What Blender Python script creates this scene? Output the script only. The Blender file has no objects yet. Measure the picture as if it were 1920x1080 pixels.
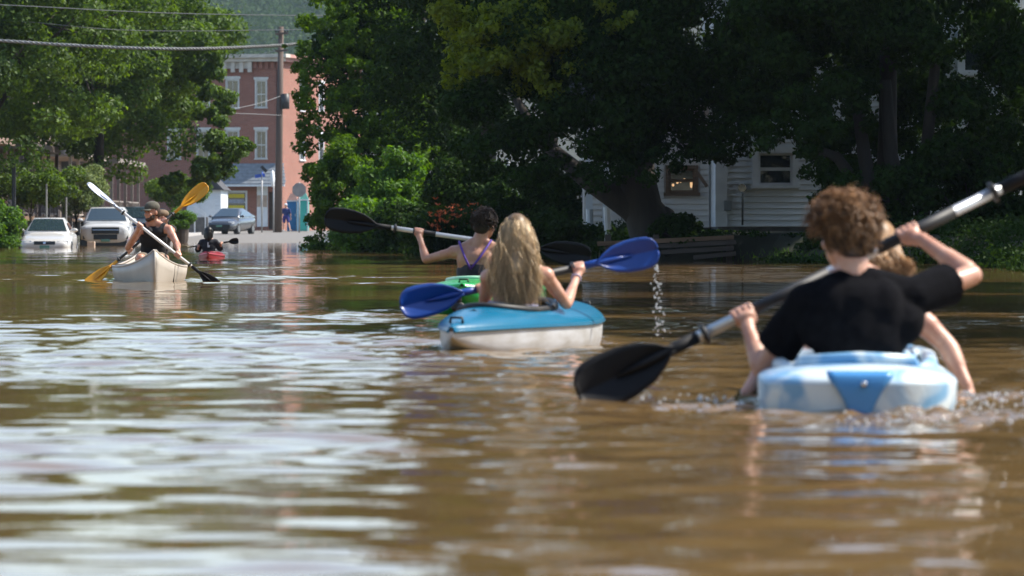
import bpy, math, random
import numpy as np
from mathutils import Vector, Matrix, Euler

SC = bpy.context.scene
COL = SC.collection
RNG = np.random.default_rng(7)
random.seed(7)

# ------------------------------------------------------------------ camera, sky, sun, exposure
F, YH, CX, EYE = 9000.0, 429.0, 960.0, 0.64      # focal length in pixels, horizon row, eye height
cam_d = bpy.data.cameras.new('camera')
cam = bpy.data.objects.new('camera', cam_d)
COL.objects.link(cam)
cam.location = (0, 0, EYE)
cam.rotation_euler = (math.radians(90), 0, 0)
cam_d.sensor_width = 36.0
cam_d.lens = 36.0 * F / 1920.0
cam_d.shift_y = -(540.0 - YH) / 1920.0
cam_d.clip_start = 0.5
cam_d.clip_end = 8000
cam_d.dof.use_dof = True
cam_d.dof.focus_distance = 62.0
cam_d.dof.aperture_fstop = 7.2
SC.camera = cam

SUN_EL, SUN_AZ = math.radians(50), math.radians(12)   # azimuth from +X towards +Y
SUN_DIR = Vector((math.cos(SUN_EL) * math.cos(SUN_AZ), math.cos(SUN_EL) * math.sin(SUN_AZ), math.sin(SUN_EL)))
world = bpy.data.worlds.new('World')
SC.world = world
world.use_nodes = True
wn = world.node_tree
sky = wn.nodes.new('ShaderNodeTexSky')
sky.sky_type = 'NISHITA'
sky.sun_disc = False
sky.sun_elevation = SUN_EL
sky.sun_rotation = math.pi / 2 - SUN_AZ
sky.air_density = 1.0
sky.dust_density = 1.0
sky.ozone_density = 1.0
bg = wn.nodes['Background']
bg.inputs[1].default_value = 0.15
wn.links.new(sky.outputs[0], bg.inputs[0])

sun_d = bpy.data.lights.new('sun', 'SUN')
sun_d.energy = 4.6
sun_d.angle = math.radians(0.5)
sun_d.color = (1.0, 0.94, 0.84)
sun = bpy.data.objects.new('sun', sun_d)
COL.objects.link(sun)
sun.rotation_euler = SUN_DIR.to_track_quat('Z', 'Y').to_euler()
sun.location = (30, 20, 60)

SC.view_settings.view_transform = 'Standard'
SC.view_settings.look = 'None'
SC.view_settings.exposure = 0.82
SC.view_settings.gamma = 1.0
SC.view_settings.use_curve_mapping = False
SC.render.engine = 'CYCLES'
cy = SC.cycles
cy.use_denoising = True
try:
    cy.denoiser = 'OPENIMAGEDENOISE'
except Exception:
    pass
cy.max_bounces = 8
cy.diffuse_bounces = 3
cy.glossy_bounces = 4
cy.transmission_bounces = 4
cy.transparent_max_bounces = 8
cy.volume_bounces = 0
cy.sample_clamp_indirect = 6.0
cy.sample_clamp_direct = 30.0
cy.caustics_reflective = False
cy.caustics_refractive = False
cy.use_adaptive_sampling = True

def P(px, py, D):
    return Vector(((px - CX) / F * D, D, EYE - (py - YH) / F * D))

# ------------------------------------------------------------------ materials
def _nodes(name):
    m = bpy.data.materials.new(name)
    m.use_nodes = True
    nt = m.node_tree
    return m, nt, nt.nodes['Principled BSDF']

def mat(name, col, rough=0.6, metal=0.0, var=0.15, scale=3.0, bump=0.0, bscale=40.0, spec=0.5, coat=0.0, sss=0.0, stretch=None, dirt=None):
    """plain painted / fabric / wood surface with noise variation in colour and fine relief"""
    m, nt, b = _nodes(name)
    N, L = nt.nodes, nt.links
    tc = N.new('ShaderNodeTexCoord')
    src = tc.outputs['Object']
    if stretch:
        mp = N.new('ShaderNodeMapping'); mp.inputs['Scale'].default_value = stretch
        L.new(src, mp.inputs[0]); src = mp.outputs[0]
    nz = N.new('ShaderNodeTexNoise'); nz.inputs['Scale'].default_value = scale; nz.inputs['Detail'].default_value = 6
    L.new(src, nz.inputs['Vector'])
    cr = N.new('ShaderNodeValToRGB')
    c = np.array(col[:3])
    lo, hi = np.clip(c * (1 - var), 0, 1), np.clip(c * (1 + var), 0, 1)
    if dirt is not None:
        lo = np.array(dirt)
    cr.color_ramp.elements[0].color = (*lo, 1); cr.color_ramp.elements[1].color = (*hi, 1)
    cr.color_ramp.elements[0].position = 0.3; cr.color_ramp.elements[1].position = 0.7
    L.new(nz.outputs['Fac'], cr.inputs[0]); L.new(cr.outputs[0], b.inputs['Base Color'])
    b.inputs['Roughness'].default_value = rough
    b.inputs['Metallic'].default_value = metal
    b.inputs['Specular IOR Level'].default_value = spec
    b.inputs['Coat Weight'].default_value = coat
    b.inputs['Coat Roughness'].default_value = 0.06
    if sss:
        b.inputs['Subsurface Weight'].default_value = sss
        b.inputs['Subsurface Radius'].default_value = (0.02, 0.008, 0.004)
        b.inputs['Subsurface Scale'].default_value = 0.5
    if bump:
        nb = N.new('ShaderNodeTexNoise'); nb.inputs['Scale'].default_value = bscale; nb.inputs['Detail'].default_value = 4
        L.new(src, nb.inputs['Vector'])
        bp = N.new('ShaderNodeBump'); bp.inputs['Strength'].default_value = bump; bp.inputs['Distance'].default_value = 0.02
        L.new(nb.outputs['Fac'], bp.inputs['Height']); L.new(bp.outputs[0], b.inputs['Normal'])
    return m

def leaf_mat(name, dark, light, transl=0.35, spec=0.3):
    """leaf: diffuse front, light shining through; per-leaf tint from the point attribute 'tint'"""
    m, nt, b = _nodes(name)
    N, L = nt.nodes, nt.links
    at = N.new('ShaderNodeAttribute'); at.attribute_name = 'tint'
    cr = N.new('ShaderNodeValToRGB')
    cr.color_ramp.elements[0].color = (*dark, 1); cr.color_ramp.elements[1].color = (*light, 1)
    L.new(at.outputs['Fac'], cr.inputs[0])
    L.new(cr.outputs[0], b.inputs['Base Color'])
    b.inputs['Roughness'].default_value = 0.55
    b.inputs['Specular IOR Level'].default_value = spec
    tr = N.new('ShaderNodeBsdfTranslucent')
    hs = N.new('ShaderNodeHueSaturation'); hs.inputs['Hue'].default_value = 0.485; hs.inputs['Saturation'].default_value = 1.15; hs.inputs['Value'].default_value = 1.6
    L.new(cr.outputs[0], hs.inputs['Color']); L.new(hs.outputs[0], tr.inputs['Color'])
    mx = N.new('ShaderNodeMixShader'); mx.inputs[0].default_value = transl
    L.new(b.outputs[0], mx.inputs[1]); L.new(tr.outputs[0], mx.inputs[2])
    L.new(mx.outputs[0], N['Material Output'].inputs['Surface'])
    return m

def hair_mat(name, dark, light, rough=0.42):
    m, nt, b = _nodes(name)
    N, L = nt.nodes, nt.links
    at = N.new('ShaderNodeAttribute'); at.attribute_name = 'tint'
    cr = N.new('ShaderNodeValToRGB')
    cr.color_ramp.elements[0].color = (*dark, 1); cr.color_ramp.elements[1].color = (*light, 1)
    L.new(at.outputs['Fac'], cr.inputs[0]); L.new(cr.outputs[0], b.inputs['Base Color'])
    b.inputs['Roughness'].default_value = rough
    b.inputs['Specular IOR Level'].default_value = 0.55
    tr = N.new('ShaderNodeBsdfTranslucent'); L.new(cr.outputs[0], tr.inputs['Color'])
    mx = N.new('ShaderNodeMixShader'); mx.inputs[0].default_value = 0.3
    L.new(b.outputs[0], mx.inputs[1]); L.new(tr.outputs[0], mx.inputs[2])
    L.new(mx.outputs[0], N['Material Output'].inputs['Surface'])
    return m

def glass_mat(name, col=(0.02, 0.03, 0.035), rough=0.04):
    m, nt, b = _nodes(name)
    b.inputs['Base Color'].default_value = (*col, 1)
    b.inputs['Roughness'].default_value = rough
    b.inputs['Specular IOR Level'].default_value = 0.9
    b.inputs['Coat Weight'].default_value = 0.6
    b.inputs['Coat Roughness'].default_value = 0.02
    return m

# ------------------------------------------------------------------ mesh building
def link(name, me, material=None, parent=None, smooth=False, **props):
    o = bpy.data.objects.new(name, me)
    COL.objects.link(o)
    if material is not None:
        for mm in (material if isinstance(material, (list, tuple)) else [material]):
            me.materials.append(mm)
    if smooth:
        me.polygons.foreach_set('use_smooth', np.ones(len(me.polygons), dtype=bool))
    if parent is not None:
        o.parent = parent
        o.matrix_parent_inverse = parent.matrix_basis.inverted()
    for k, v in props.items():
        o[k] = v
    return o

def thing(name, label, cat, loc=(0, 0, 0), rz=0.0, group=None):
    o = bpy.data.objects.new(name, None)
    COL.objects.link(o)
    o.location = loc
    o.rotation_euler = (0, 0, rz)
    o.empty_display_size = 0.2
    o['label'] = label
    o['category'] = cat
    if group:
        o['group'] = group
    return o

def tag(o, label, cat, group=None, kind=None):
    o['label'] = label
    o['category'] = cat
    if group: o['group'] = group
    if kind: o['kind'] = kind
    return o

def fast_mesh(name, V, Q, attrs=None):
    """V (n,3), Q (m,k) uniform faces"""
    V = np.asarray(V, dtype=np.float32); Q = np.asarray(Q, dtype=np.int32)
    me = bpy.data.meshes.new(name)
    me.vertices.add(len(V)); me.vertices.foreach_set('co', V.ravel())
    m, k = Q.shape
    me.loops.add(m * k); me.loops.foreach_set('vertex_index', Q.ravel())
    me.polygons.add(m)
    me.polygons.foreach_set('loop_start', np.arange(0, m * k, k, dtype=np.int32))
    if attrs:
        for an, arr in attrs.items():
            a = me.attributes.new(an, 'FLOAT', 'POINT')
            a.data.foreach_set('value', np.asarray(arr, dtype=np.float32))
    me.update(calc_edges=True)
    me.validate()
    return me

def unit(v):
    v = Vector(v)
    return v.normalized() if v.length > 1e-9 else Vector((0, 0, 1))

class MB:
    """collects boxes, bars, tubes, lofts into one mesh"""
    def __init__(self, xf=None):
        self.V, self.F, self.xf = [], [], xf
    def add(self, vs, fs):
        n = len(self.V)
        for v in vs:
            v = Vector(v)
            self.V.append(self.xf @ v if self.xf else v)
        self.F += [tuple(i + n for i in f) for f in fs]
        return self
    def box(self, c, s, rot=None):
        hx, hy, hz = s[0] / 2, s[1] / 2, s[2] / 2
        vs = [Vector((x, y, z)) for x in (-hx, hx) for y in (-hy, hy) for z in (-hz, hz)]
        if rot is not None:
            vs = [rot @ v for v in vs]
        vs = [v + Vector(c) for v in vs]
        return self.add(vs, [(0, 1, 3, 2), (4, 6, 7, 5), (0, 4, 5, 1), (2, 3, 7, 6), (0, 2, 6, 4), (1, 5, 7, 3)])
    def bbox(self, lo, hi):
        lo, hi = Vector(lo), Vector(hi)
        return self.box((lo + hi) / 2, hi - lo)
    def bar(self, a, b, w, h=None, up=(0, 0, 1)):
        a, b = Vector(a), Vector(b); h = h or w
        d = unit(b - a); s = d.cross(Vector(up))
        if s.length < 1e-4: s = d.cross(Vector((0, 1, 0)))
        s.normalize(); u = s.cross(d)
        vs = [p + s * sx * w / 2 + u * su * h / 2 for p in (a, b) for sx, su in ((-1, -1), (1, -1), (1, 1), (-1, 1))]
        return self.add(vs, [(3, 2, 1, 0), (4, 5, 6, 7), (0, 1, 5, 4), (1, 2, 6, 5), (2, 3, 7, 6), (3, 0, 4, 7)])
    def tube(self, pts, radii, n=10, flat=None, caps=True):
        pts = [Vector(p) for p in pts]
        if not hasattr(radii, '__len__'): radii = [radii] * len(pts)
        d0 = unit(pts[1] - pts[0]); s = d0.cross(Vector((0, 0, 1)))
        if s.length < 0.05: s = d0.cross(Vector((0, 1, 0)))
        s.normalize(); vs = []
        for i, p in enumerate(pts):
            d = unit(pts[min(i + 1, len(pts) - 1)] - pts[max(i - 1, 0)])
            s = (s - d * s.dot(d)).normalized(); u = d.cross(s)
            for k in range(n):
                a = 2 * math.pi * k / n
                vs.append(p + (s * math.cos(a) + u * math.sin(a)) * radii[i])
        fs = [(i * n + k, i * n + (k + 1) % n, (i + 1) * n + (k + 1) % n, (i + 1) * n + k) for i in range(len(pts) - 1) for k in range(n)]
        if caps:
            fs += [tuple(reversed(range(n))), tuple(range((len(pts) - 1) * n, len(pts) * n))]
        return self.add(vs, fs)
    def loft(self, rings, closed=True, caps=True):
        n = len(rings[0]); vs = [v for r in rings for v in r]
        kk = n if closed else n - 1
        fs = [(i * n + k, i * n + (k + 1) % n, (i + 1) * n + (k + 1) % n, (i + 1) * n + k) for i in range(len(rings) - 1) for k in range(kk)]
        if caps:
            fs += [tuple(reversed(range(n))), tuple(range((len(rings) - 1) * n, len(rings) * n))]
        return self.add(vs, fs)
    def ellipsoid(self, c, r, rot=None, nu=16, nv=10):
        c = Vector(c); vs = [Vector((0, 0, -1))]
        for j in range(1, nv):
            t = math.pi * j / nv
            for i in range(nu):
                a = 2 * math.pi * i / nu
                vs.append(Vector((math.sin(t) * math.cos(a), math.sin(t) * math.sin(a), -math.cos(t))))
        vs.append(Vector((0, 0, 1)))
        vs = [Vector((v.x * r[0], v.y * r[1], v.z * r[2])) for v in vs]
        if rot is not None: vs = [rot @ v for v in vs]
        vs = [v + c for v in vs]
        fs = [(0, 1 + (i + 1) % nu, 1 + i) for i in range(nu)]
        for j in range(nv - 2):
            for i in range(nu):
                a, b = 1 + j * nu + i, 1 + j * nu + (i + 1) % nu
                fs.append((a, b, b + nu, a + nu))
        last = len(vs) - 1; b0 = 1 + (nv - 2) * nu
        fs += [(last, b0 + i, b0 + (i + 1) % nu) for i in range(nu)]
        return self.add(vs, fs)
    def capsule(self, a, b, ra, rb, n=14):
        a, b = Vector(a), Vector(b); d = unit(b - a)
        pts, rr = [], []
        for k in range(5):
            t = math.pi / 2 * k / 5
            pts.append(a - d * ra * math.cos(t)); rr.append(max(ra * math.sin(t), ra * 0.08))
        for t in (0, 0.25, 0.5, 0.75, 1):
            pts.append(a.lerp(b, t)); rr.append(ra + (rb - ra) * t)
        for k in range(1, 6):
            t = math.pi / 2 * k / 5
            pts.append(b + d * rb * math.sin(t)); rr.append(max(rb * math.cos(t), rb * 0.08))
        return self.tube(pts, rr, n)
    def mesh(self, name):
        me = bpy.data.meshes.new(name)
        me.from_pydata([tuple(v) for v in self.V], [], self.F)
        me.update()
        return me
    def obj(self, name, material, parent=None, smooth=False, bevel=0.0, **props):
        o = link(name, self.mesh(name), material, parent, smooth, **props)
        if bevel:
            bv = o.modifiers.new('bevel', 'BEVEL'); bv.width = bevel; bv.segments = 2; bv.limit_method = 'ANGLE'
        return o

def copy_tree(o, parent=None):
    c = o.copy(); COL.objects.link(c)
    if parent is not None: c.parent = parent
    for ch in o.children: copy_tree(ch, c)
    return c

def sm(a, b, x):
    t = np.clip((np.asarray(x, dtype=float) - a) / (b - a), 0, 1)
    return t * t * (3 - 2 * t)
# ------------------------------------------------------------------ ground, road, pavement
ROAD_Y = [-200, 100, 155, 174, 215, 265, 300, 340, 4000]
ROAD_Z = [-0.8, -0.75, -0.45, -0.32, -0.02, 0.32, 0.52, 0.62, 0.62]
def road_z(y): return np.interp(y, ROAD_Y, ROAD_Z)
BANK_L, BANK_R = -16.95, -6.4           # kerb lines of the street

def bank_dist(x, y):
    """how far inland on the right-hand bank (positive inland)"""
    xs = np.interp(y, [20, 45, 58, 70, 86, 91, 95.1, 96.2, 104, 118, 140, 150, 1400], [14, 8.6, 7.6, 8.0, 8.0, 5.4, 4.6, 1.6, 0.2, -2.0, -5.2, -6.2, -6.2])
    return x - xs

def ground_z(x, y):
    x = np.asarray(x, float); y = np.asarray(y, float)
    z = road_z(y)
    left = sm(-18.4, -19.6, x) * sm(120, 140, y)
    z = z * (1 - left) + np.maximum(z + 0.25, 0.35) * left
    d = bank_dist(x, y)
    top = 0.42 + 0.08 * np.sin(x * 0.7 + y * 0.3) + 0.02 * np.clip(d, 0, 40)
    right = sm(-0.6, 1.1, d)
    z = z * (1 - right) + np.maximum(top, z) * right
    hill = sm(1000, 2900, y) * 205 * (1 + 0.10 * np.sin(x * 0.011 + 1.0) + 0.05 * np.sin(x * 0.031))
    return z + hill

gx = np.unique(np.concatenate([np.linspace(-1900, -40, 40), np.linspace(-40, -21, 12), np.linspace(-21, 14, 90), np.linspace(14, 40, 20), np.linspace(40, 1900, 40)]))
gy = np.unique(np.concatenate([np.linspace(-80, 60, 15), np.linspace(60, 160, 110), np.linspace(160, 340, 70), np.linspace(340, 3600, 70)]))
GX, GY = np.meshgrid(gx, gy)
GZ = ground_z(GX, GY)
def grid_faces(nr, nc):
    i = np.arange(nr - 1)[:, None] * nc + np.arange(nc - 1)[None, :]
    return np.stack([i, i + 1, i + 1 + nc, i + nc], -1).reshape(-1, 4)
m_ground = mat('soil_and_grass', (0.022, 0.026, 0.010), 0.95, var=0.5, scale=0.6, bump=0.6, bscale=9, dirt=(0.022, 0.017, 0.011))
ground = link('ground', fast_mesh('ground', np.stack([GX, GY, GZ], -1).reshape(-1, 3), grid_faces(len(gy), len(gx))), m_ground, smooth=True, kind='structure')

m_asphalt = mat('asphalt', (0.13, 0.125, 0.12), 0.85, var=0.3, scale=1.2, bump=0.4, bscale=60, dirt=(0.17, 0.15, 0.125))
m_concrete = mat('concrete', (0.34, 0.32, 0.29), 0.9, var=0.2, scale=1.5, bump=0.3, bscale=30)
ry = np.linspace(110, 420, 125)
def ribbon(name, x0, x1, dz, material, y=ry, n=9, **pr):
    xs = np.linspace(x0, x1, n)
    X, Y = np.meshgrid(xs, y)
    Z = road_z(Y) + dz
    return link(name, fast_mesh(name, np.stack([X, Y, Z], -1).reshape(-1, 3), grid_faces(len(y), n)), material, smooth=True, **pr)
ribbon('road', BANK_L, BANK_R, 0.006, m_asphalt, kind='structure')
def kerbed(name, x0, x1, h, y0, y1, mt):
    mb = MB(); ys = np.linspace(y0, y1, 60)
    rings = []
    for y in ys:
        z = float(road_z(y))
        rings.append([Vector((x0, y, z - 0.3)), Vector((x1, y, z - 0.3)), Vector((x1, y, z + h)), Vector((x0, y, z + h))])
    mb.loft(rings)
    return mb.obj(name, mt, kind='structure')
kerbed('pavement', -18.5, BANK_L - 0.17, 0.14, 130, 420, m_concrete)
kerbed('kerb', BANK_L - 0.165, BANK_L, 0.15, 130, 420, mat('kerb_stone', (0.38, 0.36, 0.34), 0.9, bump=0.3))
kerbed('kerb', BANK_R, BANK_R + 0.16, 0.15, 170, 420, mat('kerb_stone_b', (0.36, 0.34, 0.31), 0.9, bump=0.3))
# cross street in front of the brick building
mb = MB(); mb.add([(BANK_R + 0.17, 268, 0.47), (40, 276, 0.75), (40, 296, 0.85), (BANK_R + 0.17, 290, 0.6)], [(0, 1, 2, 3)])
mb.obj('road', m_asphalt, kind='structure')

# ------------------------------------------------------------------ flood water
BOATS = []   # (x, y, ux, uy, halflen, halfwidth) filled here so the ripples know where the hulls lie
BOATS += [(1.30, 18.55, 0.075, 0.997, 1.85, 0.37), (0.067, 26.22, 0.288, 0.957, 1.33, 0.35),
          (-0.22, 37.3, 0.12, 0.99, 1.5, 0.35), (-4.47, 59.35, -0.10, 0.995, 2.35, 0.44), (-6.62, 103.4, 0.05, 1, 1.3, 0.33)]
rows = [5.0]
while rows[-1] < 420:
    D = rows[-1]
    rows.append(D + (max(0.026, D * 0.0018) if D < 130 else D * 0.012))
rows = np.array(rows)
rows = np.concatenate([[-80, -40, -15, -5, 0, 2.5], rows])
uu = np.concatenate([np.linspace(-3.0, -0.3, 16)[:-1], np.linspace(-0.3, -0.14, 40)[:-1], np.linspace(-0.14, 0.14, 200), np.linspace(0.14, 0.3, 40)[1:], np.linspace(0.3, 3.0, 16)[1:]])
scale_row = np.maximum(rows, 6.0)
WX = uu[None, :] * scale_row[:, None]
WY = np.repeat(rows[:, None], len(uu), 1)
dx = np.gradient(uu)[None, :] * scale_row[:, None]
dy = np.repeat(np.gradient(rows)[:, None], len(uu), 1)
cell = np.maximum(dx, dy)
def lowfreq(x, y, seed, lx, ly, n=14):
    r = np.random.default_rng(seed); s = np.zeros_like(x)
    for _ in range(n):
        a = r.uniform(0, 2 * np.pi); k = r.uniform(0.5, 1.6)
        s += np.sin(2 * np.pi * k * (np.cos(a) * x / lx + np.sin(a) * y / ly) + r.uniform(0, 6.28))
    return s / math.sqrt(n / 2)
WZ = np.zeros_like(WX)
wr = np.random.default_rng(21)
# broad patches of calm and ruffled water
env = 0.75 + 0.30 * lowfreq(WX, WY, 5, 5.0, 9.0)
env = np.clip(env, 0.22, 1.5)
band = np.interp(rows, [0, 20, 33, 37, 40, 53, 56.5, 60, 80, 110, 160, 220], [1, 1, 1.05, 0.8, 0.28, 0.25, 0.8, 0.85, 0.7, 0.55, 0.28, 0.2])[:, None]
calm_right = 1 - 0.55 * sm(1.0, 5.0, WX) * sm(35, 60, WY)
env = env * band * calm_right
waves = []
for _ in range(90):
    lam = math.exp(wr.uniform(math.log(0.18), math.log(1.1)))
    th = wr.normal(math.pi / 2, 0.65)              # mostly travelling along the street
    waves.append((lam, th, wr.uniform(0, 6.28)))
slope_rms = 0.055
for lam, th, ph in waves:
    k = 2 * np.pi / lam
    amp = slope_rms / k * math.sqrt(2.0 / len(waves)) * 1.0
    att = sm(2.2, 4.5, lam / cell)
    WZ += amp * env * att * np.sin(k * (np.cos(th) * WX + np.sin(th) * WY) + ph + 0.8 * np.sin(0.9 * WX + ph) )
# ripples and wakes round the hulls
for bi, (bx, by, ux, uy, hl, hw) in enumerate(BOATS):
    rx, ry_ = WX - bx, WY - by
    along = rx * ux + ry_ * uy
    side = rx * uy - ry_ * ux
    q = np.maximum(np.abs(side) - hw * np.sqrt(np.clip(1 - (along / hl) ** 2, 0, 1)), 0)
    q = np.hypot(q, np.maximum(np.abs(along) - hl, 0))
    fall = np.exp(-q / 0.8)
    lam = 0.22 + 0.02 * bi
    WZ += 0.0028 * fall * np.sin(2 * np.pi * q / (lam * 1.6) + 1.5 * lowfreq(WX, WY, 40 + bi, 1.0, 1.0, 6)) * sm(1.5, 3, lam * 1.6 / cell)
    WZ += 0.0050 * fall * lowfreq(WX, WY, 60 + bi, 0.35, 0.35, 22) * sm(1.5, 3, 0.35 / cell)
    if bi == 0:
        chop = np.exp(-(((WX - 1.75) / 0.75) ** 2 + ((WY - 16.35) / 0.55) ** 2)) + 0.8 * np.exp(-(((WX - 0.75) / 0.35) ** 2 + ((WY - 17.2) / 0.3) ** 2)) + np.exp(-(((WX - 1.95) / 0.3) ** 2 + ((WY - 18.3) / 0.6) ** 2))
        WZ += 0.009 * chop * lowfreq(WX, WY, 91, 0.20, 0.20, 26) + 0.0062 * chop * lowfreq(WX, WY, 92, 0.13, 0.13, 26)
    # V wake
    s = -1 if bi == 3 else 1
    back = -along * s - hl * 0.4
    vw = np.exp(-((np.abs(side) - 0.36 * np.clip(back, 0, 9)) / 0.45) ** 2) * sm(0, 1, back) * np.exp(-back / 7)
    WZ += 0.010 * vw * np.sin(2 * np.pi * (along * 0.5 + np.abs(side) * 1.3)) * sm(1.5, 3, 0.7 / cell)

for dx_, dy_ in ((0.845, 26.62), (0.40, 17.3)):
    rr_ = np.hypot(WX - dx_, WY - dy_); WZ += 0.004 * np.exp(-rr_ / 0.35) * np.sin(2 * np.pi * rr_ / 0.16) * sm(1.5, 3, 0.16 / cell)
m_water, nt, b = _nodes('muddy_water')
N, L = nt.nodes, nt.links
tc = N.new('ShaderNodeTexCoord')
nz = N.new('ShaderNodeTexNoise'); nz.inputs['Scale'].default_value = 0.12; nz.inputs['Detail'].default_value = 3
L.new(tc.outputs['Object'], nz.inputs['Vector'])
cr = N.new('ShaderNodeValToRGB')
cr.color_ramp.elements[0].color = (0.150, 0.091, 0.035, 1); cr.color_ramp.elements[1].color = (0.190, 0.117, 0.046, 1)
L.new(nz.outputs['Fac'], cr.inputs[0]); L.new(cr.outputs[0], b.inputs['Base Color'])
b.inputs['Roughness'].default_value = 0.03
b.inputs['IOR'].default_value = 1.333
mp = N.new('ShaderNodeMapping'); mp.inputs['Scale'].default_value = (1.0, 0.8, 1.0); L.new(tc.outputs['Object'], mp.inputs[0])
n1 = N.new('ShaderNodeTexNoise'); n1.inputs['Scale'].default_value = 5.0; n1.inputs['Detail'].default_value = 3
L.new(mp.outputs[0], n1.inputs['Vector'])
bp = N.new('ShaderNodeBump'); bp.inputs['Strength'].default_value = 0.10; bp.inputs['Distance'].default_value = 0.02
L.new(n1.outputs['Fac'], bp.inputs['Height']); L.new(bp.outputs[0], b.inputs['Normal'])
water = link('water', fast_mesh('water', np.stack([WX, WY, WZ], -1).reshape(-1, 3), grid_faces(len(rows), len(uu))), m_water, smooth=True, kind='structure')
print('water verts', WX.size)
# ------------------------------------------------------------------ trees
m_bark = mat('bark', (0.034, 0.028, 0.022), 0.95, var=0.35, scale=4, bump=0.9, bscale=18, stretch=(1, 1, 0.25))
LM = {
    'maple': leaf_mat('leaf_maple', (0.014, 0.036, 0.007), (0.125, 0.210, 0.032), 0.42),
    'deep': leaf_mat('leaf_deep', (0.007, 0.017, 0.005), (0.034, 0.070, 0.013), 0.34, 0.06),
    'yellow': leaf_mat('leaf_yellow_backlit', (0.05, 0.085, 0.010), (0.24, 0.30, 0.03), 0.48),  # bright end raised to imitate light coming through the leaves
    'pale': leaf_mat('leaf_pale', (0.07, 0.11, 0.035), (0.20, 0.25, 0.09), 0.35),
    'bright': leaf_mat('leaf_bright', (0.03, 0.075, 0.012), (0.12, 0.24, 0.03), 0.45),
    'curtain': leaf_mat('leaf_curtain', (0.018, 0.046, 0.007), (0.105, 0.195, 0.024), 0.50, 0.15),
    'hill': leaf_mat('leaf_hill', (0.012, 0.030, 0.010), (0.06, 0.11, 0.025), 0.25, 0.1),
}
def leaf_cloud(blobs, n, size, seed, updir=0.35, droop=0.0, aspect=0.62, inner=0.22, fuzz=1.0):
    """blobs: (cx,cy,cz,rx,ry,rz). n pointed, slightly folded leaves spread over the shells of the blobs"""
    r = np.random.default_rng(seed)
    B = np.asarray(blobs, float)
    w = (B[:, 3] * B[:, 4] + B[:, 3] * B[:, 5] + B[:, 4] * B[:, 5]); w /= w.sum()
    idx = r.choice(len(B), n, p=w)
    d = r.normal(size=(n, 3)); d /= np.linalg.norm(d, axis=1)[:, None]
    rad = np.where(r.random(n) < inner, r.random(n) ** 0.5, 0.86 - 0.22 * fuzz + (0.2 + 0.28 * fuzz) * r.random(n) + (0.05 + 0.08 * fuzz) * r.normal(size=n))
    c = B[idx, :3] + d * B[idx, 3:] * rad[:, None]
    nrm = d + np.array([0, 0, updir]) + 0.75 * r.normal(size=(n, 3)); nrm /= np.linalg.norm(nrm, axis=1)[:, None]
    t = r.normal(size=(n, 3)) + np.array([0, 0, -droop]); t -= nrm * (t * nrm).sum(1)[:, None]; t /= np.linalg.norm(t, axis=1)[:, None]
    s = np.cross(nrm, t)
    L_ = size * r.uniform(0.6, 1.35, n)[:, None]; W_ = L_ * aspect
    fold = nrm * (L_ * 0.12)
    v0 = c - t * L_ * 0.5; v1 = c + s * W_ * 0.5 + fold - t * L_ * 0.06; v2 = c + t * L_ * 0.55; v3 = c - s * W_ * 0.5 + fold - t * L_ * 0.06
    V = np.stack([v0, v1, v2, v3], 1).reshape(-1, 3)
    i = np.arange(n)[:, None] * 4
    Q = np.concatenate([i + np.array([[0, 1, 2]]), i + np.array([[0, 2, 3]])], 1).reshape(-1, 3)
    tint = np.clip(r.beta(2, 2, n) * 0.8 + 0.2 * r.random(len(B))[idx] , 0, 1)
    return V, Q, np.repeat(tint, 4)

def crown_blobs(rx, ry, rz, n, br, seed, flat_bottom=0.35, core=True):
    """clumps of foliage over an ellipsoid centred on the origin"""
    r = np.random.default_rng(seed); out = []
    while len(out) < n:
        d = r.normal(size=3); d /= np.linalg.norm(d)
        if d[2] < -flat_bottom and r.random() < 0.55: continue
        k = r.uniform(0.52, 1.0) * (1 + 0.10 * math.sin(3.1 * d[0] + seed) + 0.08 * math.sin(5 * d[1] + 2 * seed))
        b = br * r.uniform(0.55, 1.25)
        out.append((d[0] * rx * k, d[1] * ry * k, d[2] * rz * k, b, b, b * 0.72))
    return out

def branchy(mb, base, top, r0, blobs_w, seed, nl=9, lean=(0, 0)):
    r = np.random.default_rng(seed)
    base, top = Vector(base), Vector(top)
    n = 7; pts = []; rr = []
    for i in range(n):
        t = i / (n - 1)
        p = base.lerp(top, t) + Vector((math.sin(t * 3 + seed) * 0.12, math.cos(t * 2.3 + seed) * 0.12, 0)) * t
        pts.append(p); rr.append(r0 * (1.35 - 0.35 * min(1, t * 6)) * (1 - 0.72 * t))
    mb.tube(pts, rr, 10)
    pick = r.choice(len(blobs_w), min(nl, len(blobs_w)), replace=False)
    for j in pick:
        t = r.uniform(0.3, 0.85); a = base.lerp(top, t); e = Vector(blobs_w[j][:3])
        mid = a.lerp(e, 0.5) + Vector((0, 0, 0.08 * (e - a).length))
        rb = r0 * (1 - 0.72 * t) * 0.55
        mb.tube([a, a.lerp(mid, 0.5) + Vector((0, 0, 0.05)), mid, e], [rb, rb * 0.75, rb * 0.5, 0.012], 6)

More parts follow.
